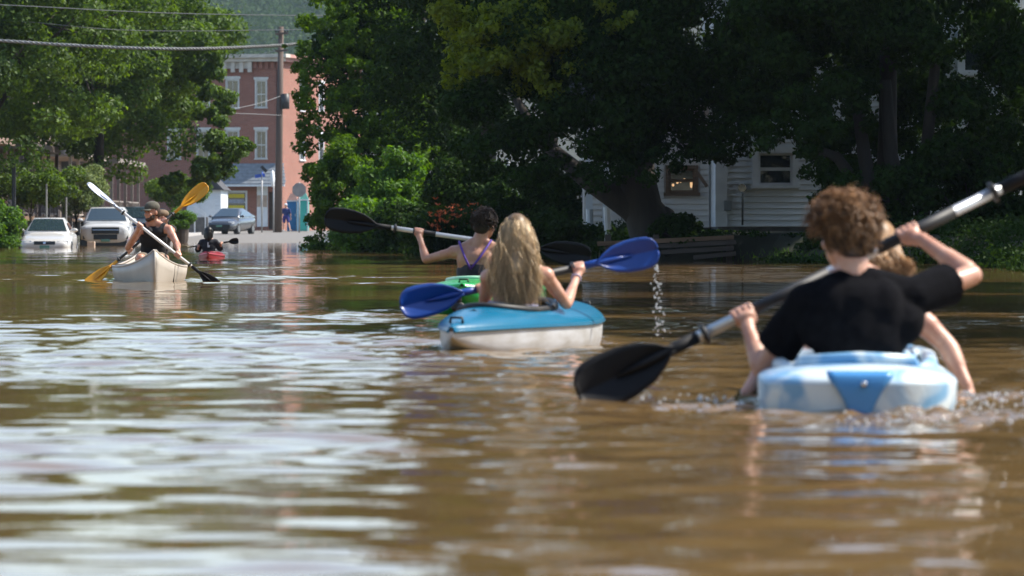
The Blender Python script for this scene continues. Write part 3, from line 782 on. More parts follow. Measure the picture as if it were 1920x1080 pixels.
def white_house():
    D = 100.0
    def X(px, d=D): return (px - CX) / F * d
    def Z(py, d=D): return EYE - (py - YH) / F * d
    t = thing('white_house', 'white clapboard house under dark trees on the flooded bank', 'house', (7, D, 0.5))
    x0, x1, z0, z1 = X(1345), 10.6, Z(425), 6.6
    hole = (X(1422), X(1486), Z(347), Z(287)); hole2 = (8.6, 9.4, 1.5, 2.7); hole3 = (5.4, 6.2, 4.1, 5.5); hole4 = (9.4, 10.3, 3.9, 5.4)
    holes = [hole, hole2, hole3, hole4]
    mb = MB(); wall_open(mb, x0, x1, z0, z1, holes, D + 0.03, D + 0.22)
    mb.bbox((x0, D + 0.22, z0), (x0 + 0.2, D + 8, z1)); mb.bbox((x1 - 0.2, D + 0.22, z0), (x1, D + 8, z1)); mb.bbox((x0, D + 8, z0), (x1, D + 8.2, z1))
    mb.obj('wall', m_siding, t)
    clapboards(t, x0 + 0.20, x1, z0, z1, D + 0.03, [(h[0] - 0.12, h[1] + 0.12, h[2] - 0.09, h[3] + 0.14) for h in holes], m_siding)
    for h in holes: window(t, *h, D, m_trim, 0.12, mull_v=0)
    c = MB(); c.bbox((x0 - 0.04, D - 0.05, z0), (x0 + 0.20, D + 0.028, z1)); c.obj('corner_board', m_trim, t)
    f = MB(); f.bbox((x0 + 0.02, D + 0.06, -0.2), (x1 - 0.02, D + 7.9, z0 - 0.004)); f.obj('foundation', m_stone, t)
    r = MB(); xm = (x0 + x1) / 2
    r.add([(x0 - 0.4, D - 0.5, z1), (x1 + 0.4, D - 0.5, z1), (x1 + 0.4, D + 8.6, z1), (x0 - 0.4, D + 8.6, z1), (x0 - 0.4, D + 4, z1 + 3), (x1 + 0.4, D + 4, z1 + 3)], [(0, 1, 5, 4), (2, 3, 4, 5), (0, 4, 3), (1, 2, 5), (3, 2, 1, 0)])
    r.obj('roof', m_roof, t)
    # porch wing further back, cream boards
    d2 = 103.2
    xa, xb, za, zb = X(1095, d2), x0 - 0.045, Z(427, d2), 3.3
    h2 = (X(1254, d2), X(1303, d2), Z(361, d2), Z(316, d2)); h3 = (X(1184, d2), X(1204, d2), Z(423, d2), Z(392, d2))
    mb = MB(); wall_open(mb, xa, xb, za, zb, [h2, h3], d2 + 0.03, d2 + 0.2)
    mb.bbox((xa, d2 + 0.2, za), (xa + 0.2, d2 + 5, zb)); mb.obj('wing_wall', m_siding2, t)
    clapboards(t, xa, xb, za, zb, d2 + 0.03, [(h[0] - 0.1, h[1] + 0.1, h[2] - 0.08, h[3] + 0.12) for h in (h2, h3)], m_siding2)
    window(t, *h2, d2, m_brownwood, 0.07, mull_v=0)
    window(t, *h3, d2, m_trim, 0.06, mull_v=0)
    m_glow, nt, b = _nodes('warm_glow'); b.inputs['Emission Color'].default_value = (1, 0.55, 0.22, 1); b.inputs['Emission Strength'].default_value = 0.45
    bl = MB()  # small warm glowing discs set just in front of the pane
    for px, py in ((1262, 347), (1270, 342), (1276, 340), (1283, 337), (1296, 345)):
        p = P(px, py, d2 + 0.066); bl.ellipsoid(p, (0.028, 0.004, 0.032 if px < 1290 else 0.09), None, 8, 6)
    bl.obj('glow_spots', m_glow, t, kind='stuff')
    r = MB(); r.add([(xa - 0.3, d2 - 0.9, zb), (xb, d2 - 0.9, zb), (xb, d2 + 5.2, zb + 1.3), (xa - 0.3, d2 + 5.2, zb + 1.3), (xa - 0.3, d2 - 0.9, zb + 0.1), (xb, d2 - 0.9, zb + 0.1), (xb, d2 + 5.2, zb + 1.4), (xa - 0.3, d2 + 5.2, zb + 1.4)], [(3, 2, 1, 0), (4, 5, 6, 7), (0, 1, 5, 4), (1, 2, 6, 5), (2, 3, 7, 6), (3, 0, 4, 7)])
    r.obj('porch_roof', m_roof, t)
    pf = MB(); pf.bbox((xa - 0.2, d2 - 1.4, 0.3), (x0 - 0.06, d2 + 0.02, za - 0.01)); pf.obj('porch_floor', m_darkwood, t)
    for px in (1136, 1105):
        p = MB(); a = P(px, 424, d2 - 1.2); p.bar((a.x, a.y, 0.3), (a.x, a.y, zb), 0.14); p.obj('porch_post', m_trim, t)
    br = MB(); br.bar(P(1305, 320, d2 - 0.3), P(1326, 350, d2 - 0.3), 0.07); br.obj('bracket', m_brownwood, t)
    # meter box and conduit beside the corner
    mb = MB(); mb.bbox((X(1357), D - 0.13, Z(395)), (X(1371), D + 0.005, Z(376))); mb.obj('meter_box', mat('meter_grey', (0.22, 0.24, 0.25), 0.5, 0.3), t, bevel=0.01)
    mb = MB(); mb.tube([(X(1392), D - 0.06, Z(422)), (X(1392), D - 0.06, Z(365)), (X(1391), D - 0.06, Z(352))], 0.022, 8); mb.obj('conduit', mat('conduit_grey', (0.14, 0.15, 0.15), 0.5, 0.4), t, True)
    mb = MB(); mb.tube([(X(1391), D - 0.03, Z(352)), (X(1391), D - 0.14, Z(352))], [0.085, 0.085], 16); mb.obj('electric_meter', m_glass, t)
white_house()

def timber_wall():
    D = 95.2
    t = thing('timber_wall', 'low dark timber retaining wall at the waterline below the house', 'wall', P(1300, 480, D))
    for i, (ya, yb, y) in enumerate(((456, 441, 0), (462, 450, 1), (470, 461, 2), (479, 471, 3))):
        mb = MB(); a, b_ = P(1120 + 60 * i, (ya + 1 + i), D - 0.05 * i), P(1376 + (i % 2) * 4, yb + 4, D - 0.05 * i)
        mb.bar(a, b_, 0.07, 0.085); mb.obj('plank', m_brownwood if i == 0 else m_darkwood, t)
    for px in (1230, 1368, 1140):
        mb = MB(); a = P(px, 438, D + 0.12); mb.bar((a.x, a.y, -0.3), (a.x, a.y, a.z - 0.02), 0.12); mb.obj('post', m_darkwood, t)
timber_wall()
# short pale posts under the trees
for px, py0, py1, d, lab in ((953, 292, 372, 121, 'slender pale post under the dark trees, above the blonde woman'), (1138, 388, 448, 99, 'leaning white post at the porch, left of the thick trunk'), (1105, 392, 425, 101, 'short white post beside the porch, half hidden by leaves')):
    mb = MB(); a, b_ = P(px, py0, d), P(px + 3, max(py1, 436), d)
    mb.tube([b_ - Vector((0, 0, 0.3)), a], 0.045 if px < 1000 else 0.075, 8); tag(mb.obj('garden_post', m_trim), lab, 'post', 'posts on the bank')

# ------------------------------------------------------------------ brick building at the end of the street
def brick_material(name, c1, c2, mortar):
    m, nt, b = _nodes(name); N, L = nt.nodes, nt.links
    tc = N.new('ShaderNodeTexCoord'); mp = N.new('ShaderNodeMapping')
    sep = N.new('ShaderNodeSeparateXYZ'); cmb = N.new('ShaderNodeCombineXYZ'); ad = N.new('ShaderNodeMath'); ad.operation = 'ADD'
    L.new(tc.outputs['Object'], sep.inputs[0]); L.new(sep.outputs['X'], ad.inputs[0]); L.new(sep.outputs['Y'], ad.inputs[1]); L.new(ad.outputs[0], cmb.inputs['X']); L.new(sep.outputs['Z'], cmb.inputs['Y'])
    bt = N.new('ShaderNodeTexBrick'); bt.inputs['Scale'].default_value = 1.0
    bt.inputs['Brick Width'].default_value = 0.215; bt.inputs['Row Height'].default_value = 0.075; bt.inputs['Mortar Size'].default_value = 0.008
    bt.inputs['Color1'].default_value = (*c1, 1); bt.inputs['Color2'].default_value = (*c2, 1); bt.inputs['Mortar'].default_value = (*mortar, 1)
    L.new(cmb.outputs[0], bt.inputs['Vector'])
    nz = N.new('ShaderNodeTexNoise'); nz.inputs['Scale'].default_value = 0.8; nz.inputs['Detail'].default_value = 5; L.new(tc.outputs['Object'], nz.inputs['Vector'])
    mx = N.new('ShaderNodeMix'); mx.data_type = 'RGBA'; mx.blend_type = 'MULTIPLY'; mx.inputs[0].default_value = 0.5
    L.new(bt.outputs['Color'], mx.inputs[6]); L.new(nz.outputs['Color'], mx.inputs[7])
    cr = N.new('ShaderNodeValToRGB'); cr.color_ramp.elements[0].color = (0.55, 0.55, 0.55, 1); cr.color_ramp.elements[1].color = (1.15, 1.1, 1.1, 1); L.new(nz.outputs['Fac'], cr.inputs[0]); L.new(cr.outputs[0], mx.inputs[7])
    L.new(mx.outputs[2], b.inputs['Base Color']); b.inputs['Roughness'].default_value = 0.9
    bp = N.new('ShaderNodeBump'); bp.inputs['Strength'].default_value = 0.4; bp.inputs['Distance'].default_value = 0.01; L.new(bt.outputs['Fac'], bp.inputs['Height']); bp.invert = True; L.new(bp.outputs[0], b.inputs['Normal'])
    return m
m_trim2 = mat('cream_trim', (0.60, 0.59, 0.55), 0.6, var=0.12)
m_brick = brick_material('red_brick', (0.34, 0.125, 0.082), (0.26, 0.094, 0.064), (0.36, 0.27, 0.22))
m_cornice = mat('weathered_cornice', (0.55, 0.50, 0.43), 0.8, var=0.2, scale=2)
m_shing = mat('grey_shingle', (0.20, 0.22, 0.24), 0.85, var=0.2, scale=4)

def brick_building():
    cornerD = 300.0; c = P(527, 434, cornerD); rz = -math.atan2(0.25, 0.97)
    t = thing('brick_building', 'three-storey red brick corner building with pale cornice and white windows', 'building', (c.x, c.y, 0.45), rz)
    xf = Matrix.Translation((c.x, c.y, 0.0)) @ Matrix.Rotation(rz, 4, 'Z')
    s = F / cornerD
    def U(px): return (px - 527) / s / 0.97
    def Z(py): return EYE - (py - YH) / s
    H = Z(108)
    holes = [(U(424), U(445), Z(202), Z(150)), (U(480), U(498), Z(201), Z(152)), (U(480), U(498), Z(297), Z(246)), (U(424), U(445), Z(297), Z(246)), (U(368), U(389), Z(202), Z(150)), (U(368), U(389), Z(297), Z(246)), (U(312), U(333), Z(202), Z(150)), (U(312), U(333), Z(297), Z(246)), (U(423), U(460), Z(398), Z(360)), (U(503), U(513), Z(430), Z(360))]
    mb = MB(xf); wall_open(mb, -14, 0, 0.2, H, holes, 0, 0.35); mb.obj('front_wall', m_brick, t)
    sh = [(4.0, 4.95, Z(298), Z(250)), (8.2, 9.15, Z(298), Z(250)), (4.0, 4.95, Z(204), Z(152)), (8.2, 9.15, Z(204), Z(152))]
    rot = xf @ Matrix.Rotation(math.pi / 2, 4, 'Z')      # local x now runs along the side, -y faces out
    mb = MB(rot); wall_open(mb, 0.36, 18, 0.2, H, sh, 0, 0.35)
    mb.bbox((0.0, 0.0, 0.2), (0.345, 0.345, H)); mb.obj('side_wall', m_brick, t)
    mb = MB(xf); mb.bbox((-14, 0.4, H - 0.4), (-0.4, 17.6, H - 0.2)); mb.bbox((-14, 17.6, 0.2), (-0.4, 17.9, H)); mb.bbox((-14.0, 0.36, 0.2), (-13.7, 17.5, H)); mb.obj('roof', m_roof, t)
    for h in holes[:8]: window(t, *h, -0.0, m_trim2, 0.09, xf, 1, True, 0.17)
    for h in sh: window(t, *h, 0.0, m_trim, 0.1, rot, 0, True, 0.2)
    # cornice: front band, brackets, pale fascia left, brick corbels right
    mb = MB(xf); mb.bbox((-14.2, -0.55, H), (0.5, 0.4, H + 0.22)); mb.bbox((-14.2, -0.35, H - 0.24), (0.3, 0.0, H)); co = mb.obj('cornice', m_cornice, t)
    mb = MB(rot); mb.bbox((0.42, -0.5, H + 0.004), (18, 0.4, H + 0.21)); mb.bbox((0.0, -0.3, H - 0.24), (18, -0.003, H)); mb.obj('side_cornice', mat('pink_cornice', (0.45, 0.24, 0.2), 0.8), t)
    mb = MB(xf); mb.bbox((-14, -0.12, Z(128)), (U(472), -0.004, H - 0.25)); fa = mb.obj('fascia', m_cornice, t)
    x = U(472) - 0.1; k = 0
    while x > -13.8:
        mb = MB(xf); mb.bbox((x - 0.13, -0.26, Z(135)), (x + 0.13, -0.125, H - 0.25)); mb.obj('bracket', m_cornice, t); x -= 0.55
    x = -0.15
    while x > U(472) + 0.2:
        mb = MB(xf); mb.bbox((x - 0.10, -0.14, Z(128)), (x + 0.10, -0.004, H - 0.25)); mb.obj('corbel', m_brick, t); x -= 0.38
    # pent roof over the shop, courses of shingles
    z0, z1 = Z(345), Z(307)
    n = 6
    for i in range(n):
        a, b_ = i / n, (i + 1) / n
        ya, yb = -1.15 + 1.10 * a, -1.15 + 1.10 * b_; za, zb = z0 + (z1 - z0) * a, z0 + (z1 - z0) * b_
        mb = MB(xf); xl, xr = U(402), 0.62 - 0.5 * a
        mb.add([(xl, ya - 0.03, za - 0.02), (xr, ya - 0.03, za - 0.02), (xr, yb, zb), (xl, yb, zb), (xl, ya - 0.03, za + 0.03), (xr, ya - 0.03, za + 0.03), (xr, yb, zb + 0.03), (xl, yb, zb + 0.03)], [(3, 2, 1, 0), (4, 5, 6, 7), (0, 1, 5, 4), (1, 2, 6, 5), (2, 3, 7, 6), (3, 0, 4, 7)])
        mb.obj('shingle_course', m_shing, t)
    mb = MB(xf); mb.bbox((U(402), -1.2, z0 - 0.16), (0.6, -1.12, z0 - 0.03)); mb.obj('fascia_board', m_trim, t)
    # shop window with yellow notice
    h = holes[8]; w = window(t, *h, 0.0, m_trim, 0.09, xf, 0, True)
    my = mat('notice_yellow', (0.65, 0.52, 0.03), 0.6, var=0.06); mg = mat('notice_grey', (0.30, 0.32, 0.38), 0.6, var=0.3, scale=9)
    for i, (a, b_, mm) in enumerate(((0.72, 0.9, my), (0.44, 0.64, mg), (0.16, 0.34, my))):
        mb = MB(xf); za, zb = h[2] + (h[3] - h[2]) * a, h[2] + (h[3] - h[2]) * b_
        mb.bbox((h[0] + 0.12, 0.035, za), (h[1] - 0.12, 0.049, zb)); mb.obj('notice_band', mm, w)
    # white entry: pilasters and panels
    for px0, px1, py0, py1, mm in ((482, 490, 342, 425, m_trim), (493, 502, 342, 425, m_trim)):
        mb = MB(xf); mb.bbox((U(px0), -0.12, Z(py1)), (U(px1), -0.004, Z(py0))); mb.obj('pilaster', mm, t)
        mb = MB(xf); mb.bbox((U(px0) + 0.02, -0.15, Z(388)), (U(px1) - 0.02, -0.123, Z(366))); mb.obj('panel', mat('tan_panel', (0.42, 0.32, 0.25), 0.7), t)
    mb = MB(xf); mb.bbox((holes[9][0], 0.12, holes[9][2]), (holes[9][1], 0.18, holes[9][3])); d = mb.obj('door', m_darkwood, t)
    mb = MB(xf); mb.ellipsoid((holes[9][1] - 0.07, 0.1, holes[9][2] + 1.0), (0.03, 0.03, 0.03)); mb.obj('handle', m_trim, d)
    # dark fixture on the sunlit side
    mb = MB(rot); mb.bbox((5.6, -0.35, Z(238)), (7.6, -0.01, Z(231))); mb.obj('sign_board', mat('sign_dark', (0.03, 0.035, 0.045), 0.6), t)
    mb = MB(xf); mb.tube([(-0.12, -0.06, Z(300)), (-0.12, -0.06, H - 0.3)], 0.05, 8); mb.obj('downspout', m_cornice, t)
brick_building()

# booths at the foot of the sunlit wall
def booth(name, label, px0, px1, py0, D, colr, roofc, group):
    a, b_ = P(px0, 434, D), P(px1, 434, D); z0 = 0.50; z1 = P(0, py0, D).z
    t = thing(name, label, 'cabin', ((a.x + b_.x) / 2, D + 0.5, z0), 0, group)
    m = mat(name + '_' + label[:6], colr, 0.45, var=0.1); mr = mat(name + '_roof' + label[:6], roofc, 0.6)
    mb = MB(); mb.bbox((a.x, D, z0), (b_.x, D + 1.1, z1)); mb.obj('body', m, t, bevel=0.03)
    w = b_.x - a.x
    mb = MB(); mb.bbox((a.x + 0.1, D - 0.035, z0 + 0.1), (b_.x - 0.08, D - 0.003, z1 - 0.15)); dd = mb.obj('door', m, t, bevel=0.01)
    mb = MB(); mb.bbox((b_.x - 0.16, D - 0.07, z0 + 0.9), (b_.x - 0.12, D - 0.036, z0 + 1.05)); mb.obj('handle', m_trim, dd)
    mb = MB(); mb.bbox((b_.x - 0.07, D - 0.05, z0), (b_.x - 0.002, D - 0.004, z1)); mb.obj('frame_post', m_trim, t)
    mb = MB(); mb.bbox((a.x - 0.03, D - 0.06, z1 + 0.002), (b_.x + 0.03, D + 1.15, z1 + 0.07)); mb.obj('lid', m_trim, t)
    mb = MB(); mb.add([(a.x, D, z1 + 0.072), (b_.x, D, z1 + 0.072), (b_.x, D + 1.1, z1 + 0.072), (a.x, D + 1.1, z1 + 0.072), (a.x + w * .3, D + .3, z1 + .5), (b_.x - w * .3, D + .3, z1 + .5), (b_.x - w * .3, D + .8, z1 + .5), (a.x + w * .3, D + .8, z1 + .5)], [(0, 1, 5, 4), (1, 2, 6, 5), (2, 3, 7, 6), (3, 0, 4, 7), (4, 5, 6, 7)]); mb.obj('roof', mr, t)
booth('street_cabin', 'bright blue cabin with white frame behind the walking person', 538, 558, 378, 290, (0.02, 0.16, 0.36), (0.2, 0.12, 0.1), 'cabins at the brick wall')
booth('street_cabin', 'teal green cabin half hidden by the corner shrub', 559, 578, 376, 289, (0.04, 0.36, 0.30), (0.05, 0.2, 0.17), 'cabins at the brick wall')

# ------------------------------------------------------------------ pole, wires, signs
m_pole = mat('pole_wood', (0.105, 0.075, 0.06), 0.9, var=0.25, scale=3, bump=0.4, stretch=(1, 1, 0.1))
def pole():
    D = 283.0; base = P(521, 434, D); top = P(527, 50, D)
    t = thing('utility_pole', 'tall brown wooden utility pole in front of the brick building', 'pole', base)
    mb = MB(); mb.tube([base - Vector((0, 0, 0.4)), base.lerp(top, .5), top], [0.24, 0.2, 0.15], 12); mb.obj('shaft', m_pole, t, True)
    for z in (64, 96):
        mb = MB(); a = P(516, z, D - 0.2); b_ = P(540, z - 2, D - 0.2); mb.bar(a, b_, 0.1, 0.12); mb.obj('crossarm', m_pole, t)
    for px in (517, 522, 534, 539):
        mb = MB(); p = P(px, 61, D - 0.2); mb.tube([p, p + Vector((0, 0, 0.12)), p + Vector((0, 0, 0.2))], [0.05, 0.06, 0.03], 8); mb.obj('insulator', m_glass, t, True)
    mb = MB(); p = P(535, 190, D - 0.3); mb.tube([p + Vector((0, 0, -0.45)), p + Vector((0, 0, 0.45))], 0.24, 12); mb.obj('transformer', mat('transformer_grey', (0.05, 0.05, 0.05), 0.5, 0.3), t, True)
pole()
m_wire = mat('wire_grey', (0.24, 0.24, 0.23), 0.6, var=0.1)
def wire(label, pts, r, twist=False, group='overhead wires'):
    """pts: (px,py,D) control points; sags as a smooth curve"""
    q = [P(*p) for p in pts]; n = 60; cp = []
    for i in range(n + 1):
        t = i / n * (len(q) - 1); k = min(int(t), len(q) - 2); u = t - k
        p0, p1, p2, p3 = q[max(k - 1, 0)], q[k], q[k + 1], q[min(k + 2, len(q) - 1)]
        cp.append(0.5 * ((2 * p1) + (p2 - p0) * u + (2 * p0 - 5 * p1 + 4 * p2 - p3) * u * u + (3 * p1 - p0 - 3 * p2 + p3) * u ** 3))
    mb = MB()
    if twist:
        mb.tube(cp, r * 0.55, 6)
        for ph in (0, 2.1, 4.2):
            hp = []
            for i in range(n * 10):
                t = i / (n * 10 - 1) * n; k = min(int(t), n - 1); p = cp[k].lerp(cp[k + 1], t - k)
                a = i * 0.55 + ph; hp.append(p + Vector((0, math.cos(a), math.sin(a))) * r * 0.6)
            mb.tube(hp, r * 0.42, 5)
    else:
        mb.tube(cp, r, 6)
    tag(mb.obj('overhead_cable' if twist else 'overhead_wire', m_wire, smooth=True), label, 'cable' if twist else 'wire', group)
wire('thick twisted pale cable sagging across the street in front of the trees', [(-420, 40, 150), (0, 76, 150), (280, 91, 150), (470, 88, 152), (620, 76, 154), (800, 50, 156)], 0.055, True)
wire('topmost thin wire crossing above the street', [(-300, -2, 160), (0, 9, 160), (300, 24, 160), (580, 29, 160), (760, 26, 160)], 0.015)
wire('second thin wire from the top, passing just under the topmost', [(-300, 25, 165), (0, 37, 165), (250, 57, 165), (580, 55, 165), (760, 50, 165)], 0.012)
wire('thin wire slanting from the pole down over the brick wall', [(300, 205, 230), (420, 205, 250), (480, 195, 270), (527, 180, 283)], 0.013)
wire('thin wire crossing the brick front between upper and middle windows', [(330, 210, 240), (430, 212, 255), (527, 216, 282)], 0.013)
wire('thin wire from the pole top sloping to the roof cornice', [(360, 92, 296), (440, 112, 298), (480, 104, 290), (527, 92, 283)], 0.014)

m_sign_grey = mat('sign_metal', (0.36, 0.35, 0.34), 0.5, 0.3)
def post_sign(label, px, pytop, D, builder, nm='street_sign', cat='sign'):
    b0 = P(px, 430, D); b0.z = 0.42
    t = thing(nm, label, cat, b0)
    mb = MB(); mb.tube([b0, Vector((b0.x, D, P(0, pytop, D).z))], 0.045, 8); mb.obj('post', m_sign_grey, t, True)
    builder(t)
def octo(t):
    D = 272.0; c = P(561, 356, D); r = 0.42
    mb = MB(); n = 8
    ring = lambda y: [Vector((c.x + r * math.cos(math.pi / 8 + i * math.pi / 4), y, c.z + r * math.sin(math.pi / 8 + i * math.pi / 4))) for i in range(n)]
    mb.loft([ring(D - 0.06), ring(D - 0.05)]); mb.obj('octagon_plate', mat('sign_back', (0.30, 0.27, 0.25), 0.6, 0.2), t)
post_sign('octagonal traffic sign seen from behind, against the sunlit brick', 561, 342, 272.0, octo)
def streetname(t):
    D = 281.0; mb = MB(); mb.bar(P(478, 331, D), P(497, 328, D), 0.03, 0.2); mb.obj('name_plate', mat('plate_blue', (0.04, 0.10, 0.42), 0.5), t)
    mb = MB(); a = P(492, 325, D); mb.bar((a.x, D - 0.5, a.z), (a.x, D + 0.5, a.z), 0.03, 0.2); mb.obj('name_plate', mat('plate_blue_b', (0.05, 0.12, 0.45), 0.5), t)
    mb = MB(); mb.bar(P(490, 312, D), P(500, 322, D), 0.06, 0.18); mb.obj('bracket', m_black, t)
post_sign('thin post with blue street-name plates in front of the shop', 491, 322, 281.0, streetname)
def disc(t):
    D = 279.0; c = P(511, 335, D); mb = MB(); mb.ellipsoid(c, (0.13, 0.3, 0.5)); mb.obj('plate', m_trim, t, True)
post_sign('white round traffic sign turned edgewise beside the pole', 513, 322, 279.0, disc)

# ------------------------------------------------------------------ row houses with porches on the left
def row_house(label, y0, y1, wall, trimc, seed, stairs=True):
    x = -21.5; z0 = 0.3; fl = 1.15; h = 7.5
    t = thing('row_house', label, 'house', (x - 3, (y0 + y1) / 2, z0), 0, 'houses with porches along the street')
    rot = Matrix.Translation((x, 0, 0)) @ Matrix.Rotation(math.pi / 2, 4, 'Z')  # local x -> +Y, local -y -> +X
    mw = mat('wall_' + label[:14], wall, 0.8, var=0.12, bump=0.2, stretch=(1, 1, 6)); mt = mat('porch_' + label[:14], trimc, 0.6, var=0.12)
    L_ = y1 - y0
    holes = [(y0 + L_ * 0.12, y0 + L_ * 0.12 + 1.0, fl + 0.8, fl + 2.3), (y0 + L_ * 0.42, y0 + L_ * 0.42 + 1.0, fl, fl + 2.15), (y0 + L_ * 0.72, y0 + L_ * 0.72 + 1.0, fl + 0.8, fl + 2.3), (y0 + L_ * 0.2, y0 + L_ * 0.2 + 1.0, fl + 3.6, fl + 5.1), (y0 + L_ * 0.65, y0 + L_ * 0.65 + 1.0, fl + 3.6, fl + 5.1)]
    mb = MB(rot); wall_open(mb, y0, y1, z0, h, holes, 0, 0.2); mb.obj('front_wall', mw, t)
    mb = MB(); mb.bbox((x - 8, y0, z0), (x - 0.205, y0 + 0.2, h)); mb.bbox((x - 8, y1 - 0.2, z0), (x - 0.205, y1, h)); mb.bbox((x - 8.2, y0, z0), (x - 8.004, y1, h)); mb.obj('wall', mw, t)
    for k, hh in enumerate(holes):
        if k == 1:
            mb = MB(rot); mb.bbox((hh[0], 0.1, hh[2]), (hh[1], 0.16, hh[3])); d = mb.obj('door', m_brownwood, t)
            mb = MB(rot); mb.ellipsoid((hh[0] + 0.1, 0.08, hh[2] + 1), (0.03, 0.03, 0.03)); mb.obj('handle', m_trim, d)
        else: window(t, *hh, 0, mt, 0.1, rot, 0)
    mb = MB(); mb.add([(x + 0.4, y0 - .3, h), (x + 0.4, y1 + .3, h), (x - 8.6, y1 + .3, h), (x - 8.6, y0 - .3, h), (x - 4, y0 - .3, h + 2.6), (x - 4, y1 + .3, h + 2.6)], [(0, 1, 5, 4), (2, 3, 4, 5), (3, 0, 4), (1, 2, 5), (0, 3, 2, 1)]); mb.obj('roof', m_roof, t)
    px = x + 2.0
    mb = MB(); mb.bbox((x + 0.004, y0, fl - 0.18), (px, y1, fl)); mb.obj('porch_floor', m_brownwood, t)
    mb = MB(); mb.bbox((x + 0.005, y0 - 0.1, fl + 2.7), (px + 0.25, y1 + 0.1, fl + 2.95)); mb.obj('porch_roof', mt, t)
    n = 5
    for i in range(n):
        y = y0 + 0.15 + (L_ - 0.3) * i / (n - 1)
        mb = MB(); mb.bar((px - 0.12, y, fl), (px - 0.12, y, fl + 2.7), 0.14); mb.obj('porch_post', mt, t)
        mb = MB(); mb.bbox((px - 0.22, y - 0.1, z0 - 0.5), (px - 0.02, y + 0.1, fl - 0.18)); mb.obj('pier', m_stone, t)
    ys = y0 + L_ * 0.42 + 0.5
    for a, b_ in ((y0 + 0.25, ys - 0.7), (ys + 0.7, y1 - 0.25)):
        mb = MB(); mb.bar((px - 0.12, a, fl + 0.85), (px - 0.12, b_, fl + 0.85), 0.07); mb.bar((px - 0.12, a, fl + 0.12), (px - 0.12, b_, fl + 0.12), 0.06); mb.obj('porch_rail', mt, t)
        k = int((b_ - a) / 0.22)
        for j in range(k):
            y = a + (j + 0.5) * (b_ - a) / k; mb = MB(); mb.bar((px - 0.12, y, fl + 0.15), (px - 0.12, y, fl + 0.82), 0.04); mb.obj('baluster', mt, t)
    if stairs:
        for i in range(5):
            mb = MB(); mb.bbox((px + 0.003 + 0.28 * i, ys - 0.6, fl - 0.19 * (i + 1) - 0.04), (px + 0.30 + 0.28 * i, ys + 0.6, fl - 0.19 * (i + 1))); mb.obj('stair_tread', m_brownwood, t)
        for s in (-0.62, 0.62):
            mb = MB(); mb.bar((px, ys + s, fl + 0.85), (px + 1.45, ys + s, fl - 0.1), 0.07); mb.obj('stair_rail', mt, t)
            mb = MB(); mb.bar((px, ys + s, fl - 0.15), (px + 1.45, ys + s, fl - 1.05), 0.05, 0.2); mb.obj('stringer', m_brownwood, t)
            for j in range(4):
                mb = MB(); f = (j + 0.7) / 4; mb.bar((px + 1.4 * f, ys + s, fl - 0.95 * f), (px + 1.4 * f, ys + s, fl + 0.85 - 0.95 * f), 0.035); mb.obj('baluster', mt, t)
row_house('brown house with wooden porch steps, behind the white sedan', 170, 186, (0.12, 0.08, 0.055), (0.24, 0.16, 0.12), 1)
row_house('grey-brown house with dark porch behind the white crossover', 192, 207, (0.17, 0.135, 0.11), (0.09, 0.07, 0.065), 2)
row_house('tan house with pale porch posts behind the man in the cap', 213, 229, (0.24, 0.19, 0.15), (0.36, 0.30, 0.25), 3)
row_house('dark house with shaded porch beyond the yellow paddle blade', 235, 252, (0.11, 0.09, 0.08), (0.24, 0.20, 0.17), 4)
def white_garage():
    D = 283.0; t = thing('garage', 'small white building partly hidden by the small crooked tree', 'garage', P(388, 434, D))
    a, b_ = P(350, 0, D).x, P(414, 0, D).x; z1 = P(0, 356, D).z
    mb = MB(); mb.bbox((a, D, 0.3), (b_, D + 7, z1)); mb.obj('wall', m_siding, t)
    mb = MB(); mb.add([(a - .2, D - .3, z1), (b_ + .2, D - .3, z1), (b_ + .2, D + 7.3, z1), (a - .2, D + 7.3, z1), ((a + b_) / 2, D - .3, z1 + 1.2), ((a + b_) / 2, D + 7.3, z1 + 1.2)], [(0, 1, 4), (1, 2, 5, 4), (2, 3, 5), (3, 0, 4, 5), (3, 2, 1, 0)]); mb.obj('roof', m_roof, t)
    mb = MB(); mb.bbox((b_ - 1.2, D - 0.05, 0.5), (b_ - 0.35, D - 0.004, 2.4)); d = mb.obj('door', m_trim, t)
    mb = MB(); mb.ellipsoid((b_ - 1.1, D - 0.08, 1.4), (0.03, 0.03, 0.03)); mb.obj('handle', m_black, d)
white_garage()
mb = MB(); a, b_ = P(348, 432, 262), P(400, 432, 262)
mb.bbox((a.x, 262, 0.2), (b_.x - 0.3, 262.4, P(0, 407, 262).z)); tag(mb.obj('garden_wall', m_stone, bevel=0.02), 'low dark stone wall beside the parked grey hatchback', 'wall')
def handrail():
    D = 259; t = thing('handrail', 'white sloping handrail above the low dark wall', 'handrail', P(372, 420, D))
    for dy in (0, 7):
        mb = MB(); mb.bar(P(364, 387 + dy, D), P(386, 401 + dy, D), 0.07); mb.obj('rail', m_trim, t)
    for px, py in ((365, 388), (385, 401)):
        mb = MB(); p = P(px, py, D); mb.bar((p.x, D, 0.3), p, 0.06); mb.obj('post', m_trim, t)
handrail()
# planter tub under the bright bush
p = Vector((-14.85, 215, 0.0)); mb = MB(); mb.tube([p + Vector((0, 0, -0.1)), p + Vector((0, 0, 0.25)), p + Vector((0, 0, 0.62)), p + Vector((0, 0, 0.6))], [0.3, 0.36, 0.38, 0.3], 14)
tag(mb.obj('planter_tub', m_darkwood, smooth=False), 'dark round tub holding the bright green bush', 'planter')
